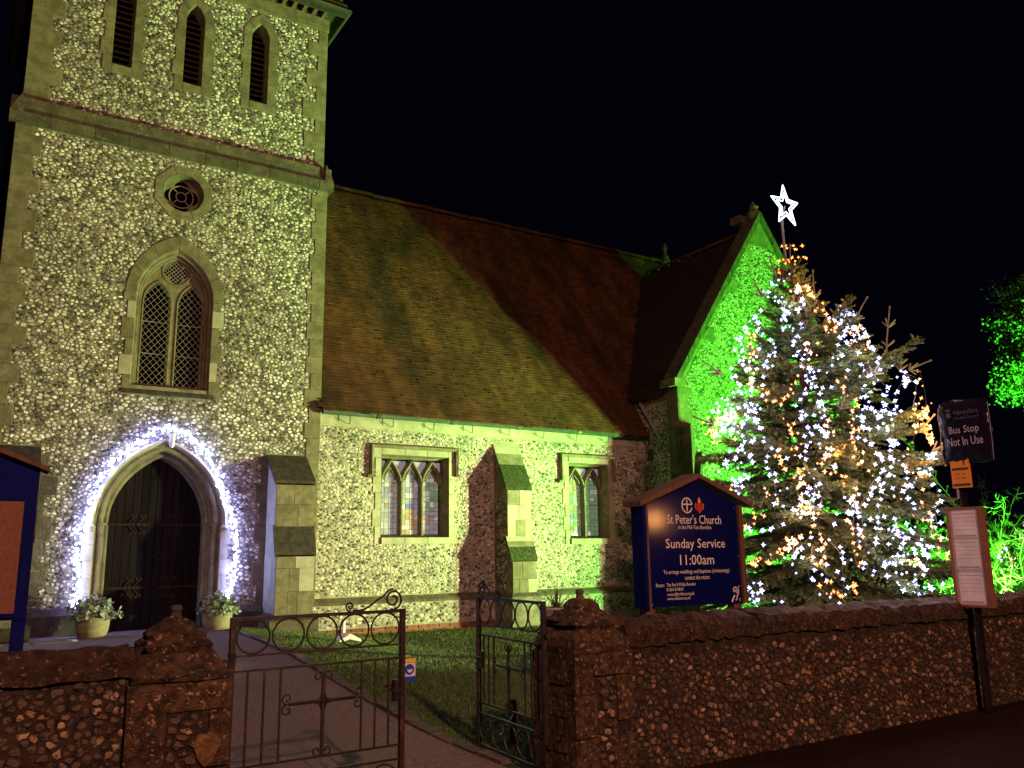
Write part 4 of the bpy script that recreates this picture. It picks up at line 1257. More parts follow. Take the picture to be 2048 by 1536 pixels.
# ------------------------------------------------------------------ boundary walls and gate pillars
OP, OM, OD = np.array([.33, .20, .115]), np.array([.085, .050, .030]), np.array([.02, .014, .011])
def road_wall(name, label, x0, x1, top0, top1, y=5.07, depth=.36, cop=.20, seed=1, sp=.062, single=300, jut=.03, wlo=.42, whi=.68, rough=.014):
    t = thing(name, label, 'wall', ((x0 + x1) / 2, y + depth / 2, 0))
    T = lambda x: top0 + (top1 - top0) * (x - x0) / (x1 - x0)
    body = put(MB().hexa([(x0, y, -.3), (x1, y, -.3), (x1, y + depth, -.3), (x0, y + depth, -.3)],
                         [(x0, y, T(x0) - cop), (x1, y, T(x1) - cop), (x1, y + depth, T(x1) - cop), (x0, y + depth, T(x0) - cop)]), 'body', MAT['mortar_dark'], t)
    x = x0
    while x < x1 - .05:
        w = min(random.uniform(wlo, whi), x1 - x)
        a, b = x + .003, x + w - .003
        j = random.uniform(-.012, .012)
        prof = [(-jut, -cop - .0), (-jut - .004, -cop + .10), (.0, -cop + .155), (.09, -.03), (.17, 0), (depth - .12, -.005), (depth + jut, -cop + .10), (depth + jut, -cop)]
        n = len(prof)
        vs = []
        nq = max(4, int((b - a) / .07))
        for q in range(nq + 1):
            xx = a + (b - a) * q / nq
            for d, h in prof:
                vs.append((xx, y + d + random.uniform(-rough, rough), T(xx) + h + j + random.uniform(-rough, rough)))
        fs = [(q * n + k, q * n + (k + 1) % n, (q + 1) * n + (k + 1) % n, (q + 1) * n + k) for q in range(nq) for k in range(n)] + [tuple(range(n)), tuple(range(nq * n, (nq + 1) * n))]
        put_at(MB().add(vs, fs), 'coping_stone', MAT['stone_red'], t)
        x += w
    F = flint_field(name, x0, x1, -.02, min(top0, top1) - cop - .005, [], seed, sp=sp, ax=1.08, av=.92, iters=1)
    rng = F['rng']
    flint_colors(F, OP, OM, OD, .22, .34)
    bright = rng.random(F['n']) < .06
    F['col'][bright] = np.array([.40, .27, .17]) * rng.uniform(.8, 1.3, (bright.sum(), 1))
    flint_verts(F, (0, y, 0), (1, 0, 0), (0, 0, 1), (0, -1, 0))
    flint_objects([(F, body)], single, MAT['flint_old_one'], MAT['flint_old'])
    return t
road_wall('boundary_wall', 'long dark flint wall with rounded coping in front of the christmas tree', 4.22, 16.0, 1.115, 1.06, seed=61, sp=.058)
road_wall('boundary_wall', 'dark flint wall at bottom left, running up to the left gate pillar', -5.0, .83, 1.16, 1.145, seed=62, sp=.055, cop=.15, wlo=1.6, whi=2.8, rough=.009)

def gate_pillar(label, x0, x1, y0, y1, zb, cap, stones, plaster, seed, panel):
    cx, cy = (x0 + x1) / 2, (y0 + y1) / 2
    t = thing('gate_pillar', label, 'pillar', (cx, cy, 0))
    core = put(MB().box(x0 + .012, x1 - .012, y0 + .012, y1 - .012, -.2, zb), 'core', MAT['mortar_dark'], t)
    for (a, b, c, d) in stones:
        mb = MB().box(a, b, y0 - .004, y0 + .10, c, d)
        mb.v = [(p[0] + random.uniform(-.006, .006), p[1] + random.uniform(-.007, .007), p[2] + random.uniform(-.006, .006)) for p in mb.v]
        put_at(mb, 'stone', MAT['pillar'], t)
    # return faces
    for xs, s in ((x0, -1), (x1, 1)):
        z = 0
        while z < zb - .02:
            h = min(random.uniform(.2, .3), zb - z)
            mb = MB().box(min(xs, xs - s * .06) - (.004 if s < 0 else 0), max(xs, xs - s * .06) + (.004 if s > 0 else 0), y0 + .104, y1 - .004, z + .004, z + h - .004)
            mb.v = [(p[0] + random.uniform(-.006, .006), p[1], p[2] + random.uniform(-.005, .005)) for p in mb.v]
            put_at(mb, 'stone', MAT['pillar'], t)
            z += h
    rng = np.random.default_rng(seed)
    mb = MB()
    hw = max(x1 - x0, y1 - y0) / 2
    # moulded cap, cut square, with a little weathering
    vs, fs = [], []
    k, per = len(cap), 12
    for r, z in cap:
        ring = []
        for s in range(4):
            A_ = [(-1, -1), (1, -1), (1, 1), (-1, 1)][s]; B_ = [(1, -1), (1, 1), (-1, 1), (-1, -1)][s]
            for q in range(3):
                u = q / 3
                ring.append((A_[0] + (B_[0] - A_[0]) * u, A_[1] + (B_[1] - A_[1]) * u))
        for (u, v) in ring:
            rr = r * (1 - .06 * (abs(u * v)) ** 2)
            vs.append((cx + u * rr + rng.normal(0, .008), cy + v * rr + rng.normal(0, .008), z + rng.normal(0, .006)))
    for i in range(k - 1):
        for j in range(per):
            fs.append((i * per + j, i * per + (j + 1) % per, (i + 1) * per + (j + 1) % per, (i + 1) * per + j))
    fs += [tuple(range(per)), tuple(range((k - 1) * per, k * per))]
    put(MB().add(vs, fs), 'cap', MAT['pillar'], t)
    put(MB().lathe([(.036, cap[-1][1] - .03), (.030, cap[-1][1] + .01), (.026, cap[-1][1] + .03), (.034, cap[-1][1] + .045), (.030, cap[-1][1] + .065), (.016, cap[-1][1] + .07)], (cx, cy, 0), 12), 'cap_pin', MAT['stone_dark'], t)
    F = flint_field('pil', panel[0], panel[1], panel[2], panel[3], [], seed, sp=.06)
    rng2 = F['rng']
    flint_colors(F, OP * 1.2, OM, OD, .25, .4)
    flint_verts(F, (0, y0 + .010, 0), (1, 0, 0), (0, 0, 1), (0, -1, 0))
    flint_objects([(F, core)], 60, MAT['flint_old_one'], MAT['flint_old'])
    if plaster:
        pts = [(plaster[0] + plaster[2] * math.cos(a) * (1 + .16 * math.sin(2 * a + 1) + .10 * math.sin(5 * a) + random.uniform(-.07, .07)), plaster[1] + plaster[3] * math.sin(a) * (1 + .12 * math.sin(3 * a) + .10 * math.sin(6 * a) + random.uniform(-.06, .06))) for a in np.linspace(0, 2 * PI, 31)[:-1]]
        put(MB().prism(pts, y0 - .012, y0 + .02, .004), 'mortar_patch', M('ochre_mortar', (0.22, 0.125, 0.045), (0.10, 0.055, 0.02), 24, 0.95, 0.8, 60), t)
    return t
capL = [(.268, .955), (.272, .985), (.19, 1.085), (.182, 1.095), (.186, 1.13), (.168, 1.155), (.152, 1.165), (.150, 1.19), (.11, 1.215), (.085, 1.245), (.055, 1.262), (.035, 1.272)]
gate_pillar('squat stone gate pillar with stepped cap, left of the wide open gateway', .80, 1.335, 4.99, 5.50, .955, capL,
            [(.80, 1.335, .80, .95), (.80, .99, .30, .796), (1.22, 1.335, .50, .796), (.80, 1.335, -.05, .16), (.80, .95, .165, .295), (1.15, 1.335, .165, .295)], (1.215, .60, .06, .085), 71, (1.0, 1.21, .31, .79))
capR = [(.262, .90), (.275, .945), (.255, 1.00), (.215, 1.06), (.235, 1.085), (.232, 1.115), (.19, 1.13), (.165, 1.135), (.150, 1.165), (.112, 1.19), (.095, 1.225), (.060, 1.255), (.030, 1.262)]
gate_pillar('tall weathered gate pillar with curved cap between open gate and flint wall', 3.70, 4.22, 5.0, 5.52, .90, capR,
            [(3.70, 3.86, .62, .895), (3.864, 4.22, .74, .895), (3.70, 3.90, .33, .615), (4.08, 4.22, .42, .73), (3.70, 3.90, .05, .325), (4.04, 4.22, .05, .335), (3.70, 4.22, -.06, .045)], None, 72, (3.9, 4.08, .06, .73))

# ------------------------------------------------------------------ wrought iron gates (built in their own axes, hinge at the origin)
def iron(mb, name, root):
    return put(mb, name, MAT['iron'], root, world=False)
def spiral_path(c, r, turns, start, dirn=1, n=26, k=.3):
    return [(c[0] + r * (1 - (1 - k) * t) * math.cos(start + dirn * turns * 2 * PI * t), 0, c[1] + r * (1 - (1 - k) * t) * math.sin(start + dirn * turns * 2 * PI * t)) for t in np.linspace(0, 1, n)]
def make_gate(label, hinge, rotz, W, flip):
    g = thing('gate', label, 'gate', hinge, rotz, None)
    zt, zb = 1.18, 0.03                     # above the hinge base
    b = .015
    for x in (0.0, W):
        iron(MB().box(x - .016, x + .016, -.016, .016, zb - .01, zt + .012), 'frame_post', g)
    for z, h in ((zt, .010), (zt - .21, .006), (zt - .295, .007), (.355, .007), (.27, .007), (zb, .009)):
        iron(MB().box(.016, W - .016, -.010, .010, z - h, z + h), 'rail', g)
    r = (W - .032) / 10
    for k in range(5):
        cx = .016 + r * (2 * k + 1)
        iron(MB().ring((cx, 0, zt - .105), .098, .0065, n=28), 'ring', g)
        iron(MB().ring((cx, 0, (.27 + zb) / 2), .098, .0065, n=28), 'ring', g)
    for f in (.09, .18, .27, .745, .83, .915):
        iron(MB().tube([(W * f, 0, .355), (W * f, 0, zt - .295)], .0075, 6), 'bar', g)
    # cross with scrolled ends
    cx, cz = W * .515, .355 + .315
    mb = MB().tube([(cx, 0, .36), (cx, 0, zt - .36)], .012, 6).tube([(cx - .215, 0, cz), (cx + .215, 0, cz)], .011, 6)
    for sx in (1, -1):
        for sz in (1, -1):
            mb.tube([(cx + sx * .05, 0, cz + sz * .004), (cx + sx * .02, 0, cz + sz * .014), (cx + sx * .008, 0, cz + sz * .05)], .008, 5)
            mb.tube(spiral_path((cx + sx * .225, cz + sz * .033), .034, 1.1, -sz * PI / 2, sx * sz, 20), .006, 5)
            mb.tube(spiral_path((cx + sx * .032, (zt - .365 if sz > 0 else .385) - sz * 0), .032, 1.1, PI if sx > 0 else 0, -sx * sz, 20), .006, 5)
    iron(mb, 'cross', g)
    # running scroll on the top rail at the free end
    e = W - .07
    mb = MB().tube(spiral_path((e, zt + .075), .066, 1.55, -PI / 2, 1, 34, .28), .0075, 6)
    mb.tube([(e, 0, zt + .010), (e - .02, 0, zt + .010)], .0075, 5)
    top = [(e + .066 * math.cos(a), 0, zt + .075 + .066 * math.sin(a)) for a in np.linspace(PI / 2, PI * .85, 5)]
    pth = top + [(e - .12, 0, zt + .07), (e - .17, 0, zt + .035), (e - .22, 0, zt + .014), (e - .28, 0, zt + .012)]
    mb.tube(pth, .0075, 6)
    mb.tube(spiral_path((e - .30, zt + .042), .030, 1.3, -PI / 2, -1, 22), .0065, 5)
    iron(mb, 'top_scroll', g)
    iron(MB().box(W - .075, W - .005, -.022, .022, .68, .70).box(W - .06, W - .03, -.026, .026, .62, .75).tube([(W - .10, .03, .71), (W - .03, .03, .71), (W + .03, .02, .71)], .010, 6), 'latch', g)
    mb = MB()
    for z in (.20, .95):
        mb.tube([(0, 0, z - .04), (0, 0, z + .04)], .024, 10).box(-.06, 0, -.012, .012, z - .012, z + .012)
    iron(mb, 'hinge', g)
    return g
GL = make_gate('closed iron gate leaf, hinged on the left pillar across the path', (1.385, 5.22, .065), math.radians(1.0), 1.10, False)
GR = make_gate('iron gate leaf swung open inwards against the right pillar, seen edge on', (3.615, 5.25, .065), math.radians(86.0), 1.06, True)

# small face covering notice on the free edge of the closed gate
sn = thing('notice', 'small white blue and yellow face covering notice hung on closed gate edge', 'sign', (2.545, 5.235, .80))
put(MB().box(2.498, 2.585, 5.245, 5.252, .795, .935), 'plate', MAT['white_paint'], sn)
put(MB().box(2.499, 2.584, 5.240, 5.2445, .913, .934), 'yellow_band', MAT['yellow'], sn)
put(MB().box(2.499, 2.584, 5.240, 5.2445, .797, .826), 'blue_band', MAT['signblue'], sn)
put(MB().prism(circle(2.541, .870, .033, 24), 5.240, 5.2445), 'blue_disc', MAT['signblue'], sn)
put(MB().prism([(2.523, .875), (2.532, .867), (2.541, .872), (2.550, .867), (2.559, .875), (2.556, .856), (2.541, .849), (2.526, .856)], 5.236, 5.2395), 'mask_symbol', MAT['white_paint'], sn)
put(MB().tube([(2.545, 5.245, .93), (2.54, 5.235, .955), (2.50, 5.22, .96)], .003, 4), 'tie', MAT['white_paint'], sn)

# stake and stay that hold the open gate
st = tag(put_at(MB().lathe([(.038, -.1), (.036, .30), (.030, .325), (.012, .33)], (4.02, 6.30, .08), 8), 'wooden_stake', MAT['wood'], None), 'short wooden stake in the grass holding back the open gate', 'stake')
tag(put(MB().tube([(3.70, 6.02, .20), (3.85, 6.15, .21), (4.0, 6.28, .30)], .007, 5), 'gate_stay', MAT['iron']), 'thin iron stay rod between the open gate and its stake', 'rod')

# ------------------------------------------------------------------ lettering
def text(body, x0, x1, z0, z1, y, mat, parent, name='lettering', axis='y', bold=False, ex=.0008):
    """Fits one line of lettering in a box; axis 'y' faces -Y, axis 'x' faces -X (x0..x1 are then y values, left to right)."""
    c = bpy.data.curves.new(name, 'FONT')
    c.body = body
    c.size = 1.0
    c.extrude = 0.0
    c.resolution_u = 2
    if bold: c.offset = .012
    c.materials.append(mat)
    o = bpy.data.objects.new(name, c)
    COL.objects.link(o)
    bpy.context.view_layer.update()
    bb = [Vector(v) for v in o.bound_box]
    w, h = max(v.x for v in bb) - min(v.x for v in bb), max(v.y for v in bb) - min(v.y for v in bb)
    mx, my = min(v.x for v in bb), min(v.y for v in bb)
    W_, H_ = abs(x1 - x0), abs(z1 - z0)
    sx, sz = W_ / w, H_ / h
    base = BASE.get(parent.name, Vector((0, 0, 0)))
    # turn into a mesh so that every letter is real geometry
    me = bpy.data.meshes.new_from_object(o)
    bpy.data.objects.remove(o)
    me.name = name
    n = len(me.vertices)
    co = np.empty(n * 3, dtype=np.float32); me.vertices.foreach_get('co', co); co = co.reshape(-1, 3)
    u, v = (co[:, 0] - mx) * sx, (co[:, 1] - my) * sz
    out = np.zeros_like(co)
    zz = min(z0, z1)
    if axis == 'y':
        out[:, 0] = min(x0, x1) + u; out[:, 1] = y; out[:, 2] = zz + v
    else:
        out[:, 1] = max(x0, x1) - u; out[:, 0] = y; out[:, 2] = zz + v
    me.vertices.foreach_set('co', out.ravel())
    me.update()
    if not me.materials: me.materials.append(mat)
    return link(name, me, parent)

# ------------------------------------------------------------------ church notice sign behind the wall
SX0, SX1, SY = 4.985, 6.235, 5.70
sg = thing('church_sign', 'navy church sign with gabled wooden top giving the Sunday service time', 'sign', ((SX0 + SX1) / 2, SY + .06, .06))
shape = [(5.02, 1.125), (6.205, 1.125), (6.205, 2.02), (5.655, 2.235), (5.02, 2.005)]
put(MB().prism(shape, SY, SY + .11), 'board', MAT['blue'], sg)
put(MB().box(4.985, 5.018, SY - .03, SY + .13, 1.12, 2.02), 'side_frame', MAT['blue_trim'], sg)
put(MB().box(5.018, 5.045, SY - .028, SY - .002, 1.12, 2.01), 'wood_strip', MAT['wood'], sg)
put(MB().box(6.185, 6.235, SY - .028, SY + .13, 1.12, 2.02), 'side_frame', MAT['wood'], sg)
for (a, b) in (((4.93, 1.992), (5.655, 2.262)), ((5.655, 2.262), (6.33, 2.010))):
    put(MB().hexa([(a[0], SY - .07, a[1]), (b[0], SY - .07, b[1]), (b[0], SY + .17, b[1]), (a[0], SY + .17, a[1])],
                  [(a[0], SY - .07, a[1] + .042), (b[0], SY - .07, b[1] + .042), (b[0], SY + .17, b[1] + .042), (a[0], SY + .17, a[1] + .042)]), 'roof_board', MAT['wood'], sg)
for x in (5.02, 6.10):
    put(MB().box(x, x + .10, SY + .02, SY + .11, -.1, 1.122), 'post', MAT['wood'], sg)
WH, yl = MAT['white'], SY - .003
L_ = MAT['white']
text("St Peter's Church", 5.291, 5.967, 1.845, 1.928, yl, L_, sg)
text('in the Mid-Test Benefice', 5.423, 5.835, 1.798, 1.832, yl, L_, sg)
text('Sunday Service', 5.26, 6.0, 1.603, 1.712, yl, L_, sg)
text('11:00am', 5.423, 5.845, 1.480, 1.570, yl, L_, sg)
text('To arrange weddings and baptisms (christenings)', 5.218, 6.035, 1.395, 1.440, yl, L_, sg)
text('contact the rector.', 5.471, 5.784, 1.350, 1.388, yl, L_, sg)
text('Rector:', 5.123, 5.222, 1.296, 1.328, yl, L_, sg)
text("The Rev'd Phillip Bowden", 5.246, 5.596, 1.290, 1.328, yl, L_, sg)
text('01264 810810', 5.244, 5.444, 1.258, 1.286, yl, L_, sg)
text('rector@midtest.org.uk', 5.251, 5.575, 1.209, 1.247, yl, L_, sg)
text('www.midtest.org.uk', 5.245, 5.524, 1.174, 1.207, yl, L_, sg)
# cross in a broken ring, flame and shield, ear symbol
cc = (5.543, 2.012)
arc = [(cc[0] + .062 * math.cos(a), cc[1] + .066 * math.sin(a)) for a in np.linspace(math.radians(8), math.radians(340), 28)]
flat = [(-.0055, 0), (-.0055, -.003), (.0055, -.003), (.0055, 0)]
put(MB().sweep(arc, flat, SY - .001).box(cc[0] - .006, cc[0] + .006, SY - .004, SY - .001, cc[1] - .05, cc[1] + .05).box(cc[0] - .055, cc[0] + .064, SY - .0055, SY - .001, cc[1] + .004, cc[1] + .015), 'cross_emblem', L_, sg)
sc_ = (5.699, 2.0)
put(MB().prism([(sc_[0] - .036, sc_[1] + .028), (sc_[0] + .036, sc_[1] + .028), (sc_[0] + .036, sc_[1] - .015), (sc_[0] + .02, sc_[1] - .042), (sc_[0], sc_[1] - .060), (sc_[0] - .02, sc_[1] - .042), (sc_[0] - .036, sc_[1] - .015)], SY - .004, SY - .001), 'shield', MAT['red'], sg)
put(MB().prism([(sc_[0], sc_[1] + .092), (sc_[0] + .020, sc_[1] + .058), (sc_[0] + .014, sc_[1] + .032), (sc_[0] - .014, sc_[1] + .032), (sc_[0] - .020, sc_[1] + .058)], SY - .004, SY - .001), 'flame', MAT['gold'], sg)
mb = MB()
for s in (1, -1):
    mb.sweep([(sc_[0] + s * .040, sc_[1] + .034), (sc_[0] + s * .052, sc_[1] + .024), (sc_[0] + s * .050, sc_[1] - .01), (sc_[0] + s * .038, sc_[1] - .024)], [(-.003, 0), (-.003, -.003), (.003, -.003), (.003, 0)], SY - .001)
put(mb, 'shield_scroll', MAT['gold'], sg)
ear = [(6.062 + .012, 1.225), (6.075, 1.255), (6.10, 1.268), (6.130, 1.258), (6.142, 1.232), (6.135, 1.205), (6.118, 1.185), (6.112, 1.16), (6.098, 1.148)]
ear2 = [(6.090, 1.222), (6.098, 1.240), (6.112, 1.242), (6.120, 1.228), (6.112, 1.21)]
f2 = [(-.0045, 0), (-.0045, -.003), (.0045, -.003), (.0045, 0)]
put(MB().sweep(ear, f2, SY - .001).sweep(ear2, f2, SY - .001).prism([(6.040, 1.140), (6.052, 1.132), (6.092, 1.192), (6.080, 1.200)], SY - .004, SY - .001)
    .prism(circle(6.150, 1.272, .006, 10), SY - .004, SY - .001), 'ear_symbol', L_, sg)
for sx_, sz_ in ((5.075, 2.0), (6.150, 2.0), (5.06, 1.55), (6.165, 1.55), (5.075, 1.15)):
    put_at(MB().lathe([(.007, 0), (.007, .003), (.003, .004)], (0, 0, 0), 10), 'screw', MAT['steel'], sg) if False else put(MB().prism(circle(sx_, sz_, .006, 10), SY - .004, SY - .001), 'screw', MAT['steel'], sg)
text('T', 6.140, 6.165, 1.134, 1.162, yl, L_, sg)

# ------------------------------------------------------------------ notice board at the left
nbx = -.62
nd = thing('notice_board', 'blue gabled notice board with an orange lit panel at the left edge', 'notice board', (nbx + .5, 7.55, .2))
NY = 7.5
x0, x1 = -.66, .455
put(MB().prism([(x0, 1.17), (x1, 1.17), (x1, 2.29), ((x0 + x1) / 2, 2.50), (x0, 2.29)], NY, NY + .11), 'board', MAT['blue_trim'], nd)
put(MB().box(x0 + .13, x1 - .085, NY - .006, NY + .002, 1.22, 2.055), 'pinboard', MAT['cork'], nd)
for (a, b, c, d) in ((x0 + .10, x1 - .055, 2.055, 2.085), (x0 + .10, x1 - .055, 1.19, 1.22), (x1 - .085, x1 - .055, 1.22, 2.055), (x0 + .10, x0 + .13, 1.22, 2.055)):
    put(MB().box(a, b, NY - .022, NY + .002, c, d), 'frame', MAT['blue_trim'], nd)
for s in (1, -1):
    xm = (x0 + x1) / 2
    a, b = (xm, 2.52), (xm + s * .62, 2.275)
    put(MB().hexa([(a[0], NY - .07, a[1]), (b[0], NY - .07, b[1]), (b[0], NY + .18, b[1]), (a[0], NY + .18, a[1])],
                  [(a[0], NY - .07, a[1] + .035), (b[0], NY - .07, b[1] + .035), (b[0], NY + .18, b[1] + .035), (a[0], NY + .18, a[1] + .035)]), 'roof_board', MAT['wood'], nd)
for x in (x0, x1 - .09):
    put(MB().box(x, x + .09, NY + .02, NY + .10, 0, 1.168), 'post', MAT['blue_trim'], nd)

# ------------------------------------------------------------------ bus stop
BX, BY = 8.74, 4.93
bs = thing('bus_stop', 'leaning black bus stop pole with bagged flag, orange notice and timetable case', 'bus stop', (BX, BY, 0))
lean = lambda z: -.030 * z
put(MB().tube([(BX, BY, -.05), (BX, BY + .0, 2.3)], .040, 12), 'pole', MAT['pole'], bs, True)
put(MB().tube([(BX, BY, 2.14), (BX, BY, 3.06)], .039, 12).box(BX - .045, BX - .036, BY + .022, BY + .040, 2.1, 3.07), 'upper_pole', MAT['galv'], bs)
put(MB().lathe([(.075, 0), (.07, .02), (.045, .03)], (BX, BY, 0), 12), 'foot', MAT['pole'], bs)
# bagged flag, facing the camera side (-X)
rng = np.random.default_rng(9)
ny, nz = 15, 18
vs, fs = [], []
for side in (0, 1):
    for j in range(nz):
        for i in range(ny):
            u, v = i / (ny - 1), j / (nz - 1)
            y = 5.065 - .535 * u + .016 * math.sin(v * 9 + 1) * (1 if i in (0, ny - 1) else .3)
            z = 2.455 + .635 * v + .012 * math.sin(u * 7) * (1 if j in (0, nz - 1) else 0) + (.03 * (1 - (2 * u - 1) ** 4) if j == nz - 1 else 0)
            th = (.022 * min(1, 6 * min(u, 1 - u, v + .04, 1.04 - v))) + rng.normal(0, .0025)
            x = BX - .055 - (th if side == 0 else -th)
            vs.append((x, y, z))
N_ = ny * nz
for j in range(nz - 1):
    for i in range(ny - 1):
        a = j * ny + i
        fs.append((a, a + 1, a + ny + 1, a + ny)); fs.append((N_ + a, N_ + a + ny, N_ + a + ny + 1, N_ + a + 1))
edge = [i for i in range(ny)] + [j * ny + ny - 1 for j in range(1, nz)] + [(nz - 1) * ny + i for i in range(ny - 2, -1, -1)] + [j * ny for j in range(nz - 2, 0, -1)]
for a, b in zip(edge, edge[1:] + edge[:1]): fs.append((a, b, N_ + b, N_ + a))
flag = put(MB().add(vs, fs), 'bagged_flag', MAT['bag'], bs, True)
rimp = [(BX - .06, 5.062, 2.47), (BX - .07, 5.075, 2.62), (BX - .06, 5.06, 2.80), (BX - .07, 5.07, 2.95), (BX - .06, 5.06, 3.06), (BX - .06, 4.98, 3.11)]
put(MB().tube(rimp, .006, 4, .003).tube([(BX - .06, 4.535, 3.04), (BX - .065, 4.53, 2.85), (BX - .06, 4.535, 2.60), (BX - .06, 4.54, 2.46)], .003, 4), 'bag_fold', MAT['galv'], flag)
xf = BX - .084
text('Bus Stop', 4.958, 4.640, 2.745, 2.842, xf, MAT['lilac'], flag, axis='x')
text('Not In Use', 4.988, 4.612, 2.638, 2.725, xf, MAT['lilac'], flag, axis='x')
text('Hampshire', 4.885, 4.630, 2.945, 3.012, xf, MAT['faded'], flag, axis='x')
text('County Council', 4.885, 4.630, 2.905, 2.940, xf, MAT['faded'], flag, axis='x')
def prism_x(poly_yz, x0_, x1_):
    n = len(poly_yz)
    vs_ = [(x0_, p[0], p[1]) for p in poly_yz] + [(x1_, p[0], p[1]) for p in poly_yz]
    return MB().add(vs_, [(i, (i + 1) % n, n + (i + 1) % n, n + i) for i in range(n)] + [tuple(range(n)), tuple(range(n, 2 * n))])
crest = prism_x([(4.975, 3.03), (4.965, 3.008), (4.925, 3.008), (4.915, 3.03), (4.932, 3.022), (4.945, 3.032), (4.958, 3.022)], xf - .001, xf)
c2 = prism_x([(4.945 + .027 * math.cos(a) * (1 + .18 * math.cos(5 * a)), 2.965 + .027 * math.sin(a) * (1 + .18 * math.cos(5 * a))) for a in np.linspace(0, 2 * PI, 26)[:-1]], xf - .001, xf)
crest.add(c2.v, c2.f)
put(crest, 'crown_and_rose', MAT['faded'], flag)
# orange notice
on = put(prism_x([(4.995, 2.205), (4.795, 2.205), (4.795, 2.500), (4.995, 2.500)], BX - .066, BX - .046), 'orange_notice', MAT['orange'], bs)
INK, xo = M('black_print', (0.05, 0.03, 0.02), None, rough=.6), BX - .0668
text('Mon - Sat', 4.955, 4.840, 2.335, 2.362, xo, INK, on, axis='x')
text('7am - 7pm', 4.955, 4.840, 2.288, 2.318, xo, INK, on, axis='x')
put(prism_x([(4.98, 2.385), (4.81, 2.385), (4.81, 2.412), (4.98, 2.412)], xo - .0004, xo), 'print_line', INK, on)
put(prism_x([(4.985, 2.222), (4.805, 2.222), (4.805, 2.248), (4.985, 2.248)], xo - .0004, xo), 'print_line', INK, on)
put(prism_x([(4.86, 2.435), (4.845, 2.435), (4.845, 2.488), (4.86, 2.488)], xo - .0004, xo), 'print_mark', INK, on)
# timetable case
ty0, ty1, tz0, tz1 = 5.095, 4.705, 1.005, 2.005
tc = put(prism_x([(ty0, tz0), (ty1, tz0), (ty1, tz1), (ty0, tz1)], BX - .075, BX - .042), 'timetable_case', MAT['wood_red'], bs)
for (a, b, c, d) in ((ty0, ty1, tz1 - .022, tz1), (ty0, ty1, tz0, tz0 + .022), (ty0, ty0 - .030, tz0 + .022, tz1 - .022), (ty1 + .058, ty1, tz0 + .022, tz1 - .022)):
    put(prism_x([(a, c), (b, c), (b, d), (a, d)], BX - .088, BX - .074), 'case_frame', MAT['wood_red'], tc)
put(prism_x([(ty0 - .03, tz0 + .022), (ty1 + .058, tz0 + .022), (ty1 + .058, tz1 - .022), (ty0 - .03, tz1 - .022)], BX - .079, BX - .0755), 'acrylic_sheet', MAT['acrylic'], tc)
for (c, d) in ((1.70, 1.965), (1.385, 1.675), (1.04, 1.345)):
    p_ = put(prism_x([(5.04, c), (4.79, c), (4.79, d), (5.04, d)], BX - .0805, BX - .0795), 'timetable_sheet', MAT['paper'], tc)
mb = MB()
for (c, d) in ((1.70, 1.965), (1.385, 1.675), (1.04, 1.345)):
    for (e_, w_) in ((c + .006, .018), (d - .03, .008), (d - .07, .004), (d - .11, .004), (d - .15, .004), (d - .19, .004)):
        q = prism_x([(5.025, e_), (4.805, e_), (4.805, e_ + w_), (5.025, e_ + w_)], BX - .0812, BX - .0806)
        mb.add(q.v, q.f)
put(mb, 'print_lines', MAT['ink'], tc)

# ------------------------------------------------------------------ plant pots by the door
def pot(label, x, y, seed, lean_=0):
    rnd = random.Random(seed)
    z = float(gz(np.array(x), np.array(y))) + .008
    t = thing('plant_pot', label, 'plant pot', (x, y, z))
    put(MB().lathe([(.16, 0), (.19, .02), (.215, .10), (.228, .20), (.225, .24), (.236, .25), (.236, .29), (.215, .29), (.205, .25), (.10, .24)], (x, y, z), 22), 'pot', MAT['pot'], t, True)
    mb = MB()
    for k in range(210):
        a, el = rnd.random() * 6.28, rnd.uniform(.1, 1.5)
        L = rnd.uniform(.16, .33)
        o = Vector((x + rnd.uniform(-.10, .10), y + rnd.uniform(-.10, .10), z + .25))
        d = Vector((math.cos(a) * math.cos(el), math.sin(a) * math.cos(el), math.sin(el) * .8)).normalized()
        tip = o + d * L
        mb.tube([o, tip], .006, 4, .004, False)
        for q in range(7):
            b = rnd.random() * 6.28
            s_ = d.orthogonal().normalized(); s2 = d.cross(s_)
            out = (s_ * math.cos(b) + s2 * math.sin(b)) * .8 + d * rnd.uniform(.1, .9)
            out.normalize()
            p = o.lerp(tip, rnd.uniform(.45, 1.05))
            w = out.cross(d); w = w.normalized() if w.length > .01 else s_
            Lf = rnd.uniform(.05, .095)
            mb.add([p, p + out * Lf * .5 + w * Lf * .36, p + out * Lf, p + out * Lf * .5 - w * Lf * .36], [(0, 1, 2, 3)])
    put(mb, 'plant', MAT['leaf_grey'], t)
    return t
pot('round stone pot of grey leaved plants on the left of the church door', 1.70, 13.98, 1)
pot('round stone pot of grey leaved plants on the right of the church door', 3.46, 14.0, 2)
tag(put(MB().box(1.33, 1.46, 13.45, 13.55, .47, .53), 'stone_block', MAT['urn']), 'small pale stone block on the paving by the left plant pot', 'stone')

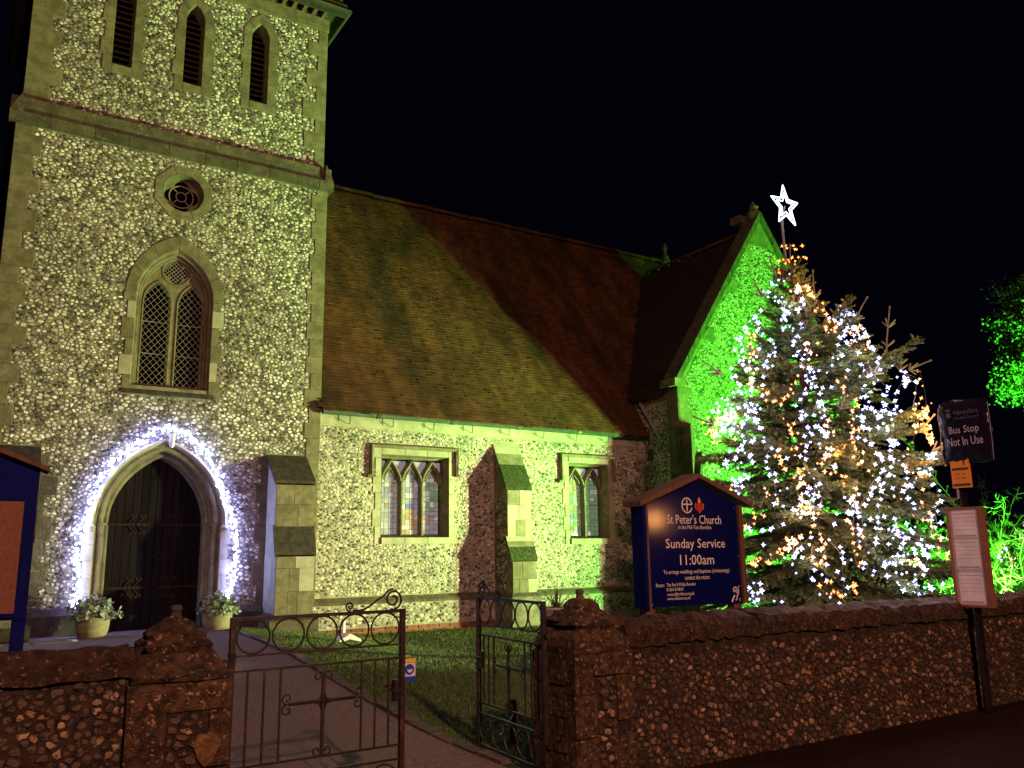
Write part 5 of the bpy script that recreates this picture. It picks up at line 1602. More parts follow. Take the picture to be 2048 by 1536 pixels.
# urn with a spiky plant
ux_, uy_ = 7.12, 10.0
uz_ = float(gz(np.array(ux_), np.array(uy_)))
un = thing('urn', 'pale stone urn with a spiky strap leaved plant behind the right gate pillar', 'planter', (ux_, uy_, uz_))
put(MB().lathe([(.16, 0), (.16, .05), (.09, .09), (.07, .20), (.09, .28), (.17, .38), (.19, .52), (.20, .60), (.23, .62), (.23, .65), (.18, .65), (.15, .60)], (ux_, uy_, uz_), 20), 'bowl', MAT['urn'], un, True)
mb = MB()
for k in range(46):
    a, el = random.random() * 6.28, random.uniform(.55, 1.5)
    L = random.uniform(.28, .46)
    pts, w = [], .012
    o = Vector((ux_ + .03 * math.cos(a), uy_ + .03 * math.sin(a), uz_ + .60))
    hx, hy = math.cos(a), math.sin(a)
    prev = []
    for q in range(5):
        t = q / 4
        r_ = L * t * math.cos(el) * (1 + .25 * t); h_ = L * t * math.sin(el) - .10 * t * t * math.cos(el)
        c = o + Vector((hx * r_, hy * r_, h_))
        ww = w * (1 - t * .95)
        pts += [c + Vector((-hy, hx, 0)) * ww, c - Vector((-hy, hx, 0)) * ww]
    mb.add(pts, [(2 * q, 2 * q + 1, 2 * q + 3, 2 * q + 2) for q in range(4)])
put(mb, 'plant', MAT['leaf_strap'], un)
put(MB().lathe([(.17, .61), (.10, .64), (.01, .65)], (ux_, uy_, uz_), 12), 'soil', MAT['soil'], un)

# white bent board on its stake, on the lawn
wx, wy = 4.86, 12.1
wz = float(gz(np.array(wx), np.array(wy)))
wb = thing('lawn_marker', 'white bent board at the foot of a short wooden stake on the lawn', 'marker', (wx, wy, wz))
put(MB().prism([(wx - .175, wz + .005), (wx - .06, wz + .03), (wx + .0, wz + .05), (wx + .07, wz + .03), (wx + .18, wz + .005), (wx + .165, wz + .045), (wx + .01, wz + .125), (wx - .02, wz + .125), (wx - .165, wz + .045)], wy - .10, wy + .10, .01), 'board', MAT['white_paint'], wb)
put(MB().box(wx - .02, wx + .02, wy + .125, wy + .155, wz - .1, wz + .32), 'stake', MAT['paper'], wb)

# lantern over the door
lx, ly, lz = 2.70, YT - .10, 3.42
ln = thing('wall_lantern', 'small glass lantern hanging over the point of the door arch', 'lantern', (lx, YT - .02, 3.7))
put(MB().tube([(lx, YT, 3.72), (lx, ly, 3.74), (lx, ly, 3.66)], .010, 6).lathe([(.012, 3.66), (.03, 3.645), (.05, 3.615), (.05, 3.605)], (lx, ly, 0), 10), 'bracket', MAT['galv'], ln)
put(MB().lathe([(.042, 3.60), (.045, 3.50), (.042, 3.40), (.030, 3.365), (.005, 3.36)], (lx, ly, 0), 12), 'glass', M('lantern_glass', (0.55, 0.55, 0.58), None, rough=.15, spec=.6), ln, True)
# ------------------------------------------------------------------ christmas tree
TA0, TA1, TH = np.array([9.68, 7.4, 0.0]), np.array([9.40, 7.4, 5.75]), 5.75
RV, WV = np.array([0.84273348, -0.53833102, 0]), np.array([-0.53833102, -0.84273348, 0])
ZZ = [.0, .3, 1.2, 2.9, 3.7, 4.1, 4.5, 4.8, 5.05, 5.75]
LL = [1.4, 1.5, 1.5, 1.35, .95, .82, .66, .5, .30, .05]
RR = [1.5, 1.7, 1.68, 1.62, 1.52, 1.40, 1.0, .72, .26, .05]
def tree_r(z, az):
    l, r = np.interp(z, ZZ, LL), np.interp(z, ZZ, RR)
    c = math.cos(az)
    return (l + r) / 2 + (r - l) / 2 * c
xt = thing('christmas_tree', 'tall bushy christmas fir tree hung with white and amber lights behind the wall', 'tree', (9.68, 7.4, .1))
put(MB().tube([tuple(TA0 + (TA1 - TA0) * t + np.array([0, 0, .0])) for t in np.linspace(0, .97, 9)], .11, 10, .018), 'trunk', MAT['bark'], xt, True)
def twig_template(seed, n=42):
    """A finger of needles along +x, length 1."""
    rng = np.random.default_rng(seed)
    V, c = [], []
    for i in range(n):
        s = (i + rng.random()) / n
        a = rng.random() * 6.28
        L = .20 * (1 - .35 * s) * rng.uniform(.8, 1.15)
        d = np.array([.62, .78 * math.cos(a), .78 * math.sin(a)])
        p = np.array([s * .93, 0, 0])
        t = np.array([0, -math.sin(a), math.cos(a)]) * .034
        V += [p + t, p - t, p + d * L]
        g = rng.uniform(.7, 1.3)
        c += [g * .8, g * .8, g * 1.15]
    # stem
    for k in range(3):
        a0, a1 = 2.09 * k, 2.09 * (k + 1)
        r = .022
        V += [np.array([0, r * math.cos(a0), r * math.sin(a0)]), np.array([0, r * math.cos(a1), r * math.sin(a1)]), np.array([.97, 0, 0])]
        c += [.55] * 3
    return np.array(V), np.array(c)
TW = [twig_template(s) for s in range(6)]
def add_twigs(items):
    """items: (origin, direction, length, thickness, colour) -> vertex and colour arrays."""
    Vs, Cs = [], []
    for (o, d, L, th, col) in items:
        tv, tc_ = TW[random.randrange(6)]
        d = np.array(d, float); d /= np.linalg.norm(d)
        up = np.array([0, 0, 1.0]) if abs(d[2]) < .9 else np.array([1.0, 0, 0])
        s = np.cross(up, d); s /= np.linalg.norm(s); u = np.cross(d, s)
        V = np.array(o) + L * tv[:, 0:1] * d + th * (tv[:, 1:2] * s + tv[:, 2:3] * u) / 1.0
        Vs.append(V); Cs.append(tc_[:, None] * np.array(col))
    return np.concatenate(Vs), np.concatenate(Cs)
def bough(base, dirv, L, droop, name='bough', dens=1.0, parent=None):
    rnd = random
    base, dirv = np.array(base, float), np.array(dirv, float)
    side = np.cross(dirv, [0, 0, 1.0]); side /= np.linalg.norm(side)
    items = []
    def pt(t): return base + dirv * L * t + np.array([0, 0, -droop * L * t * t + .16 * L * t ** 4])
    green = np.array([.115, .140, .045])
    n = int(L * 17 * dens) + 3
    for i in range(n):
        t = .18 + .82 * (i + rnd.random()) / n
        p = pt(t)
        tang = pt(min(1, t + .05)) - pt(t - .05); tang /= np.linalg.norm(tang)
        for sg_ in (1, -1):
            if rnd.random() < .12: continue
            l2 = (.10 + .42 * L * (1 - t) * .6) * rnd.uniform(.7, 1.2)
            d2 = tang * .75 + side * sg_ * rnd.uniform(.5, .9) + np.array([0, 0, rnd.uniform(-.35, .18)])
            d2 /= np.linalg.norm(d2)
            m = max(1, int(l2 / .11))
            for q in range(m):
                o2 = p + d2 * l2 * q / m + np.array([0, 0, -.04 * q])
                col = green * rnd.uniform(.6, 1.35)
                items.append((o2, d2 + np.array([0, 0, -.06]), min(.2, l2 / m * 1.25 + .05), rnd.uniform(.16, .22), col))
                for s3 in (1, -1):
                    if rnd.random() < .55:
                        d3 = d2 * .8 + np.cross(d2, [0, 0, 1.0]) * s3 * .6 + np.array([0, 0, rnd.uniform(-.3, .15)])
                        items.append((o2 + d2 * .03, d3, rnd.uniform(.09, .17), rnd.uniform(.15, .2), col * rnd.uniform(.85, 1.25)))
        if rnd.random() < .7:
            items.append((p, tang + np.array([0, 0, .5]) * rnd.random(), .15, .19, green * rnd.uniform(.7, 1.2)))
    items.append((pt(.9), pt(1.0) - pt(.9), .2, .2, green * 1.2))
    V, Cc = add_twigs(items)
    # the wood of the bough
    w = MB().tube([tuple(pt(t)) for t in np.linspace(0, 1, 7)], .016 + .008 * L, 5, .005)
    tri = []
    for f in w.f:
        for k in range(1, len(f) - 1): tri += [f[0], f[k], f[k + 1]]
    WVv = np.array(w.v)[tri]
    allV = np.concatenate([V, WVv]); allC = np.concatenate([Cc, np.tile(np.array([.075, .05, .03]), (len(WVv), 1))])
    me = np_mesh(name, allV, np.arange(len(allV)), np.full(len(allV) // 3, 3), MAT['needle'], allC)
    return link(name, me, parent)
nb_ = 0
z = .30
while z < 5.45:
    k = 8 if z < 3.3 else (7 if z < 4.4 else 5)
    off = random.random() * 6.28
    for j in range(k):
        az = off + 2 * PI * (j + random.uniform(-.3, .3)) / k
        R_ = tree_r(z + (.35 * max(0, (z - 2.5) / 3)) * tree_r(z, az) + .08, az) * random.uniform(.84, 1.08)
        dv = RV * math.cos(az) + WV * math.sin(az)
        up = .05 + .25 * max(0, (z - 2.5) / 3) + random.uniform(-.08, .12)
        droop = .38 if z < 2 else (.26 if z < 4 else .02)
        bs_ = TA0 + (TA1 - TA0) * ((z + random.uniform(-.09, .09)) / TH)
        droop += random.uniform(-.14, .18); up += random.uniform(-.12, .10)
        bough(bs_ + np.array([0, 0, -.05 + droop * R_ * .55 * (z > .5)]), dv + np.array([0, 0, up]), R_ / math.hypot(1, up * .5), droop, parent=xt)
        nb_ += 1
    z += .19 if z < 3.5 else .17
# long bare leading shoots that stand out of the outline
def shoot(p, d, L, wh=2):
    p, d = np.array(p, float), np.array(d, float); d /= np.linalg.norm(d)
    s = np.cross(d, [0.3, .2, 1]); s /= np.linalg.norm(s); u = np.cross(d, s)
    mb = MB().tube([tuple(p), tuple(p + d * L * .5 + s * .01), tuple(p + d * L)], .014, 6, .009)
    mb.tube([tuple(p + d * (L - .02)), tuple(p + d * (L + .012))], .015, 6)
    for q in range(wh):
        for k in range(5):
            a = k * 1.256 + q
            dd = d * .75 + (s * math.cos(a) + u * math.sin(a)) * .85
            o = p + d * L * (.02 + .32 * q)
            ln_ = random.uniform(.08, .14)
            mb.tube([tuple(o), tuple(o + dd * ln_ * .6), tuple(o + dd * ln_)], .013, 5, .010)
    put(mb, 'shoot', MAT['twig'], xt)
for (p, d, L, w_) in [((9.33, 7.3, 5.35), (.02, 0, 1), .42, 1), ((9.66, 7.2, 5.02), (-.01, 0, 1), .40, 1), ((9.12, 7.4, 5.3), (-.25, .1, 1), .30, 0), ((9.05, 7.6, 5.05), (-.4, .2, 1), .28, 1),
                      ((10.15, 6.95, 4.72), (.55, -.3, 1), .38, 1), ((10.36, 6.7, 4.02), (.12, -.1, 1), .85, 3), ((10.75, 6.75, 4.02), (.05, -.1, .6), .25, 2), ((10.72, 6.6, 4.0), (1.0, -.5, .45), .36, 1),
                      ((8.45, 7.9, 3.95), (-.6, .3, .5), .30, 1), ((10.65, 6.35, 2.85), (.9, -.6, .25), .30, 2), ((8.05, 7.7, 3.2), (-.7, .4, .35), .28, 1), ((10.5, 6.4, 3.1), (.5, -.4, .7), .3, 1),
                      ((9.02, 6.5, 3.3), (-.3, -.6, .6), .22, 2), ((9.5, 6.4, 3.7), (.1, -.6, .7), .22, 2)]:
    shoot(p, d, L, w_)
# a low bough that reaches out behind the bus stop
bough((10.6, 6.9, 1.25), (1.0, -.18, .12), .95, .1, parent=xt)

# star on its pole
S0 = Vector((9.345, 7.4, 5.55)); S1 = Vector((9.33, 7.4, 6.24))
star = thing('star_topper', 'glowing white outlined star on a steel pole above the christmas tree', 'star', tuple(S0))
put(MB().tube([tuple(S0), tuple(S1)], .018, 8), 'pole', MAT['steel'], star)
cen = Vector((9.345, 7.33, 6.36)); yaw = math.radians(-76)
ex_ = Vector((math.cos(yaw), math.sin(yaw), 0)); ez_ = Vector((0, 0, 1))
ex_ = Vector((RV[0] * math.cos(.62) - WV[0] * math.sin(.62), RV[1] * math.cos(.62) - WV[1] * math.sin(.62), 0))
def star_pts(R, r, rot):
    return [cen + ex_ * ((R if k % 2 == 0 else r) * math.sin(rot + k * PI / 5)) + ez_ * ((R if k % 2 == 0 else r) * math.cos(rot + k * PI / 5)) for k in range(10)]
for (R, r, th) in ((.315, .135, .0085), (.195, .082, .0068)):
    pts = star_pts(R, r, -.06)
    mb = MB()
    for a, b in zip(pts, pts[1:] + pts[:1]):
        mb.tube([tuple(a), tuple(b)], th, 5)
    put(mb, 'light_tube', MAT['star_bulb'], star)
    for i, (a, b) in enumerate(zip(pts, pts[1:] + pts[:1])):
        pass
nrm_ = Vector((-ex_.y, ex_.x, 0))
mb = MB()
pts = star_pts(.275, .115, -.06)
for a, b in zip(pts, pts[1:] + pts[:1]):
    mb.tube([tuple(a + nrm_ * .02), tuple(b + nrm_ * .02)], .007, 4)
mb.tube([tuple(S1), tuple(cen)], .012, 6)
put(mb, 'frame', MAT['steel'], star)

# ------------------------------------------------------------------ strings of lights
def spike_mesh(name, mat, core, tip, seed):
    """A bulb core with short spikes that shape its lens glint."""
    rng = np.random.default_rng(seed)
    ax = [Vector(p) for p in ((1, 0, 0), (-1, 0, 0), (0, 1, 0), (0, -1, 0), (0, 0, 1), (0, 0, -1))]
    mb = MB()
    cor = [Vector((a, b, c)).normalized() * core for a in (1, -1) for b in (1, -1) for c in (1, -1)]
    for d in ax:
        q = [c for c in cor if c.dot(d) > 0]
        s = d.orthogonal().normalized(); u = d.cross(s)
        q.sort(key=lambda c: math.atan2(c.dot(u), c.dot(s)))
        mb.add(q + [d * tip * rng.uniform(.85, 1.1)], [(0, 1, 4), (1, 2, 4), (2, 3, 4), (3, 0, 4)])
    return mb.mesh(name, mat)
BW = spike_mesh('bulb', MAT['white_bulb'], .0125, .040, 1)
BA = spike_mesh('bulb', MAT['amber_bulb'], .0120, .038, 2)
BD = spike_mesh('bulb', MAT['door_bulb'], .011, .027, 3)
STRANDS = {
 'W_top': [[(9.32,7.32,5.37),(9.21,7.36,5.26),(9.12,7.52,5.26),(9.07,7.57,5.16),(9.02,7.5,5.03),(9.02,7.34,4.93),(8.98,7.21,4.75),(8.89,7.21,4.55),(8.87,7.12,4.45)],[(9.23,7.21,5.1),(9.23,7.04,4.89),(9.05,7.08,4.73),(8.97,7.21,4.72),(8.87,7.18,4.49),(8.92,6.92,4.37),(8.75,6.91,4.16),(8.73,6.82,3.98),(8.73,6.75,3.77),(8.76,6.66,3.63),(8.61,6.77,3.44),(8.53,6.75,3.21)]],
 'W_leftedge': [[(8.95,7.58,4.83),(8.92,7.66,4.78),(9.0,7.83,4.69),(8.9,7.9,4.57),(8.91,7.89,4.37),(8.67,7.77,4.08),(8.57,7.73,3.8),(8.54,7.63,3.62),(8.62,8.08,3.63),(8.55,8.12,3.46)],[(8.92,7.6,4.72),(8.85,7.56,4.53),(8.67,7.43,4.17),(8.6,7.64,4.07),(8.56,7.52,3.83),(8.41,7.39,3.39)],[(8.71,7.15,4.23),(8.61,7.2,4.03),(8.56,7.3,3.81)]],
 'W_shoulder': [[(9.64,6.78,4.69),(10.22,7.05,4.82),(9.44,6.72,4.51),(9.52,6.61,4.4),(9.35,6.48,4.19),(9.19,6.57,4.21),(9.29,6.41,4.01),(9.3,6.38,3.89),(9.29,6.35,3.69),(9.24,6.31,3.5),(9.16,6.26,3.23),(9.04,6.25,3.01)],[(9.1,6.5,4.01),(8.97,6.56,3.91),(8.87,6.6,3.78),(8.77,6.7,3.79),(8.7,6.74,3.64),(8.7,6.68,3.52)]],
 'W_rightslope': [[(9.71,6.69,4.53),(9.65,6.55,4.36),(9.62,6.45,4.24),(9.51,6.34,4.06),(9.57,6.29,3.88),(9.42,6.3,3.69),(9.57,6.22,3.56),(9.44,6.2,3.37),(9.48,6.15,3.24)],[(9.77,6.25,3.87),(9.93,6.22,3.8),(10.13,6.22,3.7),(9.84,6.2,3.65),(9.69,6.19,3.52),(9.55,6.15,3.29)]],
 'W_lowleft': [[(8.66,8.05,3.59),(8.61,8.08,3.42),(8.3,7.75,3.24),(8.39,7.98,3.16),(8.34,7.63,3.2),(8.39,7.41,3.35),(8.28,7.22,3.05),(8.22,7.31,2.93),(8.25,7.48,3.04)],[(8.18,7.67,2.82),(8.18,7.72,2.68),(8.19,7.46,2.84),(8.2,7.29,2.75),(8.18,7.4,2.57),(8.17,7.45,2.47),(8.19,7.28,2.48),(8.17,7.59,2.5),(8.16,7.41,2.27)],[(8.4,7.35,3.37),(8.45,7.56,3.45),(8.42,7.75,3.34),(8.35,7.79,3.22),(8.33,7.28,3.2),(8.43,7.41,3.44)]],
 'W_middle': [[(8.27,7.06,2.93),(8.29,6.99,2.85),(8.25,7.09,2.74),(8.26,7.01,2.5),(8.27,6.98,2.27),(8.29,6.92,2.1),(8.35,6.79,2.11),(8.46,6.64,2.21),(8.42,6.71,2.48)],[(8.71,6.6,3.36),(8.63,6.56,3.08),(8.59,6.53,2.86),(8.63,6.48,2.73),(8.66,6.44,2.55)],[(8.15,7.4,1.87),(8.17,7.23,1.87),(8.22,7.06,1.87),(8.27,6.94,1.9)],[(8.76,6.58,3.42),(8.77,6.55,3.37),(8.65,6.61,3.25)],[(8.56,6.76,3.29),(8.54,6.67,3.08),(8.48,6.65,2.83),(8.44,6.69,2.62),(8.51,6.59,2.37),(8.45,6.63,1.97)]],
 'W_rightcentre': [[(9.14,6.29,3.29),(9.08,6.23,3.0),(9.09,6.19,2.83),(9.17,6.14,2.68),(9.36,6.07,2.64),(9.02,6.19,2.38),(8.92,6.23,2.21),(8.86,6.26,2.09),(8.65,6.42,2.04),(8.77,6.32,2.02),(8.91,6.22,1.95)],[(9.31,6.18,3.18),(9.33,6.13,3.0),(9.4,6.07,2.83),(9.17,6.13,2.54),(9.18,6.12,2.38),(9.05,6.16,2.17),(9.03,6.15,1.89),(8.96,6.18,1.72),(8.9,6.2,1.54)],[(9.6,6.14,3.28),(9.29,6.21,3.22),(9.17,6.2,3.04),(9.35,6.1,2.92),(9.45,6.03,2.34)],[(8.74,6.35,2.2),(8.85,6.26,2.07),(8.85,6.25,1.78),(8.85,6.24,1.68)]],
 'W_rightedge': [[(9.96,6.02,2.71),(10.02,6.02,2.63),(9.91,5.99,2.45),(10.04,6.01,2.31),(9.93,5.98,2.16),(9.84,5.96,2.01),(9.86,5.95,1.85)],[(9.91,6.01,2.71),(10.99,6.56,2.84),(9.44,6.03,2.29),(9.52,5.99,1.97)]],
 'W_lowright': [[(8.55,6.5,1.69),(8.6,6.43,1.59),(8.63,6.4,1.49),(8.77,6.28,1.43),(8.88,6.2,1.35),(9.07,6.1,1.29),(9.13,6.06,1.19),(9.24,6.01,1.15),(9.37,5.97,1.09),(9.53,5.93,1.18),(9.74,5.91,1.21)],[(9.55,5.97,1.73),(9.5,5.97,1.61),(9.61,5.94,1.53),(9.53,5.95,1.39),(9.41,5.97,1.3),(9.22,6.02,1.15)],[(9.16,6.09,1.85),(9.21,6.07,1.79),(9.32,6.03,1.81),(9.42,6.0,1.85),(9.18,6.07,1.63),(9.26,6.03,1.59),(9.26,6.03,1.48)],[(9.26,6.06,1.97),(9.12,6.1,1.77),(9.17,6.08,1.79),(9.6,5.95,1.59),(8.94,6.17,1.42),(9.15,6.07,1.44)]],
 'W_bottom': [[(8.61,6.41,1.37),(8.62,6.4,1.27),(8.6,6.41,1.14),(8.54,6.47,1.04),(8.52,6.49,0.97)],[(8.31,6.83,1.67),(8.3,6.83,1.55),(8.29,6.85,1.43),(8.25,6.92,1.47),(8.42,6.66,1.75),(8.41,6.65,1.55),(8.37,6.7,1.37),(8.38,6.68,1.24)]],
 'W_bottomleft': [[(8.12,7.41,1.13),(8.15,7.22,1.25),(8.14,7.25,1.09),(8.13,7.38,0.97),(8.13,7.31,0.91)],[(8.18,7.11,1.0),(8.2,7.03,0.98),(8.2,7.03,0.92)],[(8.12,7.38,1.19),(8.13,7.35,1.07),(8.15,7.2,1.15)]],
 'W_fartip': [[(11.7,6.11,1.6),(11.55,6.2,1.51),(11.56,6.2,1.42),(11.51,6.23,1.5)]],
 'A_top': [[(9.38,7.53,5.82),(9.54,7.43,5.77),(9.47,7.31,5.49),(9.36,7.45,5.62),(9.25,7.43,5.42)],[(9.37,7.08,5.04),(9.33,6.98,4.89),(9.3,6.91,4.74),(9.27,6.85,4.61),(9.36,6.77,4.53),(9.2,6.69,4.35),(9.24,6.83,4.55)],[(9.15,7.27,5.08),(9.37,7.1,5.07),(9.35,7.04,4.98)]],
 'A_left': [[(8.97,7.85,4.57),(8.75,7.64,4.32),(8.54,7.53,4.04),(8.58,7.5,3.92),(8.55,7.51,3.73),(8.51,7.34,3.61),(8.48,7.16,3.51),(8.51,7.0,3.46),(8.58,6.87,3.52)],[(8.45,8.19,3.31),(8.53,8.14,3.37),(8.48,8.17,3.16),(8.26,7.9,3.02),(8.59,8.1,3.42),(8.36,7.59,3.26),(8.31,7.58,3.15),(8.25,7.62,3.01)],[(8.17,7.57,2.43),(8.16,7.63,2.33)],[(8.22,7.12,2.38),(8.22,7.11,2.25),(8.27,6.97,2.16)]],
 'A_centre': [[(8.42,6.95,3.2),(8.43,6.77,2.96),(8.43,6.73,2.85),(8.34,6.87,2.8),(8.29,6.98,2.73),(8.35,6.84,2.57),(8.4,6.74,2.52),(8.36,6.8,2.42),(8.46,6.65,2.35),(8.37,6.78,2.32),(8.41,6.7,1.99),(8.49,6.58,2.07),(8.31,6.86,2.04)],[(8.69,6.57,3.23),(8.68,6.53,3.12),(8.74,6.44,3.0),(8.62,6.52,2.94),(8.77,6.36,2.75),(8.57,6.54,2.67),(8.55,6.55,2.57)],[(8.86,6.83,4.23),(8.79,6.76,4.07),(8.77,6.76,3.98),(8.66,6.84,3.69),(8.6,6.85,3.54)]],
 'A_rightcentre': [[(9.01,6.34,3.26),(8.89,6.31,2.96),(8.92,6.27,2.87),(8.78,6.36,2.85),(8.9,6.28,2.7),(8.89,6.28,2.6),(9.0,6.22,2.64)],[(8.77,6.31,1.96),(8.75,6.32,1.88),(8.79,6.29,1.8),(8.79,6.28,1.68),(8.73,6.32,1.58),(8.74,6.3,1.39)],[(9.78,6.66,4.49),(9.54,6.48,4.26),(9.41,6.37,4.06)],[(9.03,6.48,3.69),(8.98,6.44,3.5),(9.03,6.39,3.43),(9.01,6.34,3.25)],[(8.64,6.46,2.51),(8.76,6.35,2.4),(8.83,6.29,2.26),(8.79,6.31,2.1)]],
 'A_hang': [[(9.96,6.22,3.78),(10.25,6.26,3.77),(10.07,6.17,3.53),(9.84,6.11,3.26),(9.83,6.05,3.04)],[(10.94,6.6,3.97),(10.97,6.58,3.7),(10.96,6.58,3.49),(10.01,6.09,3.14)],[(9.96,6.13,3.35),(9.84,6.06,3.07),(9.64,6.03,2.84),(9.73,6.0,2.59),(9.66,6.0,2.42),(9.62,5.99,2.28),(9.62,5.98,2.13),(9.51,5.99,2.03)],[(10.95,6.59,3.52),(10.01,6.09,3.15),(10.95,6.59,3.1),(10.04,6.05,2.89)],[(9.5,6.04,2.71),(9.54,6.02,2.54),(9.3,6.06,2.21),(9.46,6.01,2.13)]],
 'A_lowright': [[(9.67,5.97,1.99),(9.75,5.96,1.93),(9.79,5.94,1.73),(9.86,5.93,1.63),(9.91,5.93,1.53),(10.04,5.95,1.5),(10.13,5.97,1.38)],[(9.49,5.96,1.45),(9.28,6.02,1.46)],[(9.64,5.98,2.09),(9.71,5.97,2.03),(9.57,5.98,1.93)]],
 'A_lowleft': [[(8.16,7.35,1.93),(8.17,7.25,1.99),(8.2,7.16,2.03),(8.18,7.22,2.09)],[(8.2,7.07,1.6),(8.22,7.01,1.62),(8.26,6.93,1.63),(8.28,6.88,1.65),(8.24,6.98,1.56),(8.37,6.74,1.77),(8.29,6.87,1.75),(8.25,6.95,1.72)],[(8.2,7.06,1.48),(8.13,7.37,1.42),(8.17,7.18,1.48)]],
 'A_bottom': [[(8.5,6.53,1.28),(8.46,6.56,1.16),(8.51,6.51,1.08),(8.69,6.33,1.18),(8.68,6.34,1.1),(8.75,6.28,1.04)],[(8.47,6.59,1.87),(8.5,6.54,1.59),(8.45,6.59,1.39)]],
}
INFO = {
 'W_top': ('cool white light string twisted round the narrow top of the christmas tree'),
 'W_leftedge': ('cool white light string falling down the upper left edge of the christmas tree'),
 'W_shoulder': ('cool white light string draped from the right shoulder of the christmas tree to its middle'),
 'W_rightslope': ('cool white light string running down the upper right slope out to the highest right bough'),
 'W_lowleft': ('cool white light string bunched at the left bulge of the tree beside the gable'),
 'W_middle': ('cool white light string hanging down the middle front of the christmas tree'),
 'W_rightcentre': ('dense cool white light string cascading down the right centre of the tree'),
 'W_rightedge': ('cool white light string hanging free at the right edge nearest the bus stop flag'),
 'W_lowright': ('cool white light string looped along the drooping lower right boughs'),
 'W_bottom': ('cool white light string ending low at the bottom centre above the flint wall'),
 'W_bottomleft': ('cool white light string just right of the church sign at wall height'),
 'W_fartip': ('few cool white lights on the low bough tip beyond the timetable case'),
 'A_top': ('amber light string round the tree tip under the star and down its right side'),
 'A_left': ('amber light string along the left side and left bulge of the christmas tree'),
 'A_centre': ('amber light string wandering through the centre front of the christmas tree'),
 'A_rightcentre': ('amber light string hanging through the right centre of the christmas tree'),
 'A_hang': ('amber light string hanging free as long drops from the right bough against the dark sky'),
 'A_lowright': ('amber light string on the lower right boughs beside the timetable case'),
 'A_lowleft': ('amber light string low on the left beside the church sign board'),
 'A_bottom': ('amber light string ending at the bottom centre above the wall coping'),
}
for key, lines in STRANDS.items():
    white = key[0] == 'W'
    p0 = lines[0][0]
    g = thing('light_string', INFO[key], 'string lights', p0, 0, 'white light strings on the christmas tree' if white else 'amber light strings on the christmas tree')
    mb = MB()
    rnd = random.Random(key)
    for ln_ in lines:
        pts = [np.array(p) + WV * .06 for p in ln_]
        mb.tube([tuple(p + np.array([rnd.uniform(-.01, .01), 0, rnd.uniform(-.01, .01)])) for p in pts], .0035, 4)
        acc = 0.0
        step_ = .076 if white else (.15 if key == 'A_hang' else .058)
        for a, b in zip(pts, pts[1:]):
            d = np.linalg.norm(b - a)
            while acc < d:
                p = a + (b - a) * acc / d + np.array([rnd.uniform(-.06, .06), rnd.uniform(-.06, .06), rnd.uniform(-.05, .03)])
                s_ = rnd.choice((.4, .5, .6, .7, .75, .85, .9, 1.05))
                place('bulb', BW if white else BA, g, p, (rnd.uniform(-.5, .5), rnd.uniform(-.5, .5), rnd.random() * 3), (s_,) * 3)
                acc += step_ * rnd.uniform(.75, 1.3)
            acc -= d
        # the same string seen again deeper in the branches
        acc = .05
        off = RV * rnd.uniform(-.16, .16) + np.array([0, 0, rnd.uniform(-.15, .1)]) - WV * rnd.uniform(.0, .12)
        if key not in ('W_fartip', 'W_bottomleft', 'A_hang', 'W_rightedge'):
            for a, b in zip(pts, pts[1:]):
                d = np.linalg.norm(b - a)
                while acc < d:
                    p = a + (b - a) * acc / d + off + np.array([rnd.uniform(-.10, .10), rnd.uniform(-.06, .06), rnd.uniform(-.10, .08)])
                    s_ = rnd.choice((.45, .55, .65, .75, .85, .95))
                    place('bulb', BW if white else BA, g, p, (rnd.uniform(-.5, .5), rnd.uniform(-.5, .5), rnd.random() * 3), (s_,) * 3)
                    acc += .19 * rnd.uniform(.7, 1.5)
                acc -= d
    put(mb, 'cable', MAT['cable'], g)
    # the light the string throws on the needles round it
    every = 0.0
    for ln_ in lines:
        for a, b in zip(ln_, ln_[1:]):
            d = np.linalg.norm(np.subtract(b, a))
            every += d
            if every > 1.0:
                every = 0.0
                p = (np.array(a) + np.array(b)) / 2 + WV * .16
                ld = bpy.data.lights.new('string_light', 'POINT')
                ld.energy = 5.0 if white else 11.0
                ld.color = (0.62, 0.70, 1.0) if white else (1.0, 0.42, 0.12)
                ld.shadow_soft_size = .05
                lo_ = bpy.data.objects.new('string_light', ld)
                COL.objects.link(lo_)
                lo_.location = p

# garland round the church door
gar = [(1.51, .86), (1.50, 1.1), (1.48, 1.5), (1.49, 1.94), (1.56, 2.3), (1.69, 2.80), (1.90, 3.14), (2.15, 3.42), (2.40, 3.58), (2.62, 3.72), (2.85, 3.62), (3.15, 3.44), (3.38, 3.10), (3.56, 2.70), (3.70, 2.3), (3.79, 1.97), (3.78, 1.6), (3.76, 1.2), (3.72, .95)]
g = thing('light_garland', 'thick garland of blue white lights framing the pointed church doorway', 'string lights', (2.65, YT - .08, .9))
mb = MB()
for r_ in range(3):
    mb.tube([(x + random.uniform(-.03, .03), YT - .075 - random.uniform(0, .03), z_ + random.uniform(-.02, .02)) for x, z_ in gar], .004, 4)
put(mb, 'cable', MAT['cable'], g)
for a, b in zip(gar, gar[1:]):
    d = math.hypot(b[0] - a[0], b[1] - a[1])
    n = max(2, int(d / .029))
    for k in range(n):
        t = (k + random.random()) / n
        nx, nz_ = -(b[1] - a[1]) / d, (b[0] - a[0]) / d
        o = random.gauss(0, .030)
        s_ = random.choice((.7, .9, 1, 1.15, 1.3))
        place('bulb', BD, g, (a[0] + (b[0] - a[0]) * t + nx * o, YT - .085 - random.uniform(0, .05), a[1] + (b[1] - a[1]) * t + nz_ * o), (random.uniform(-.5, .5), random.uniform(-.5, .5), random.random() * 3), (s_,) * 3)

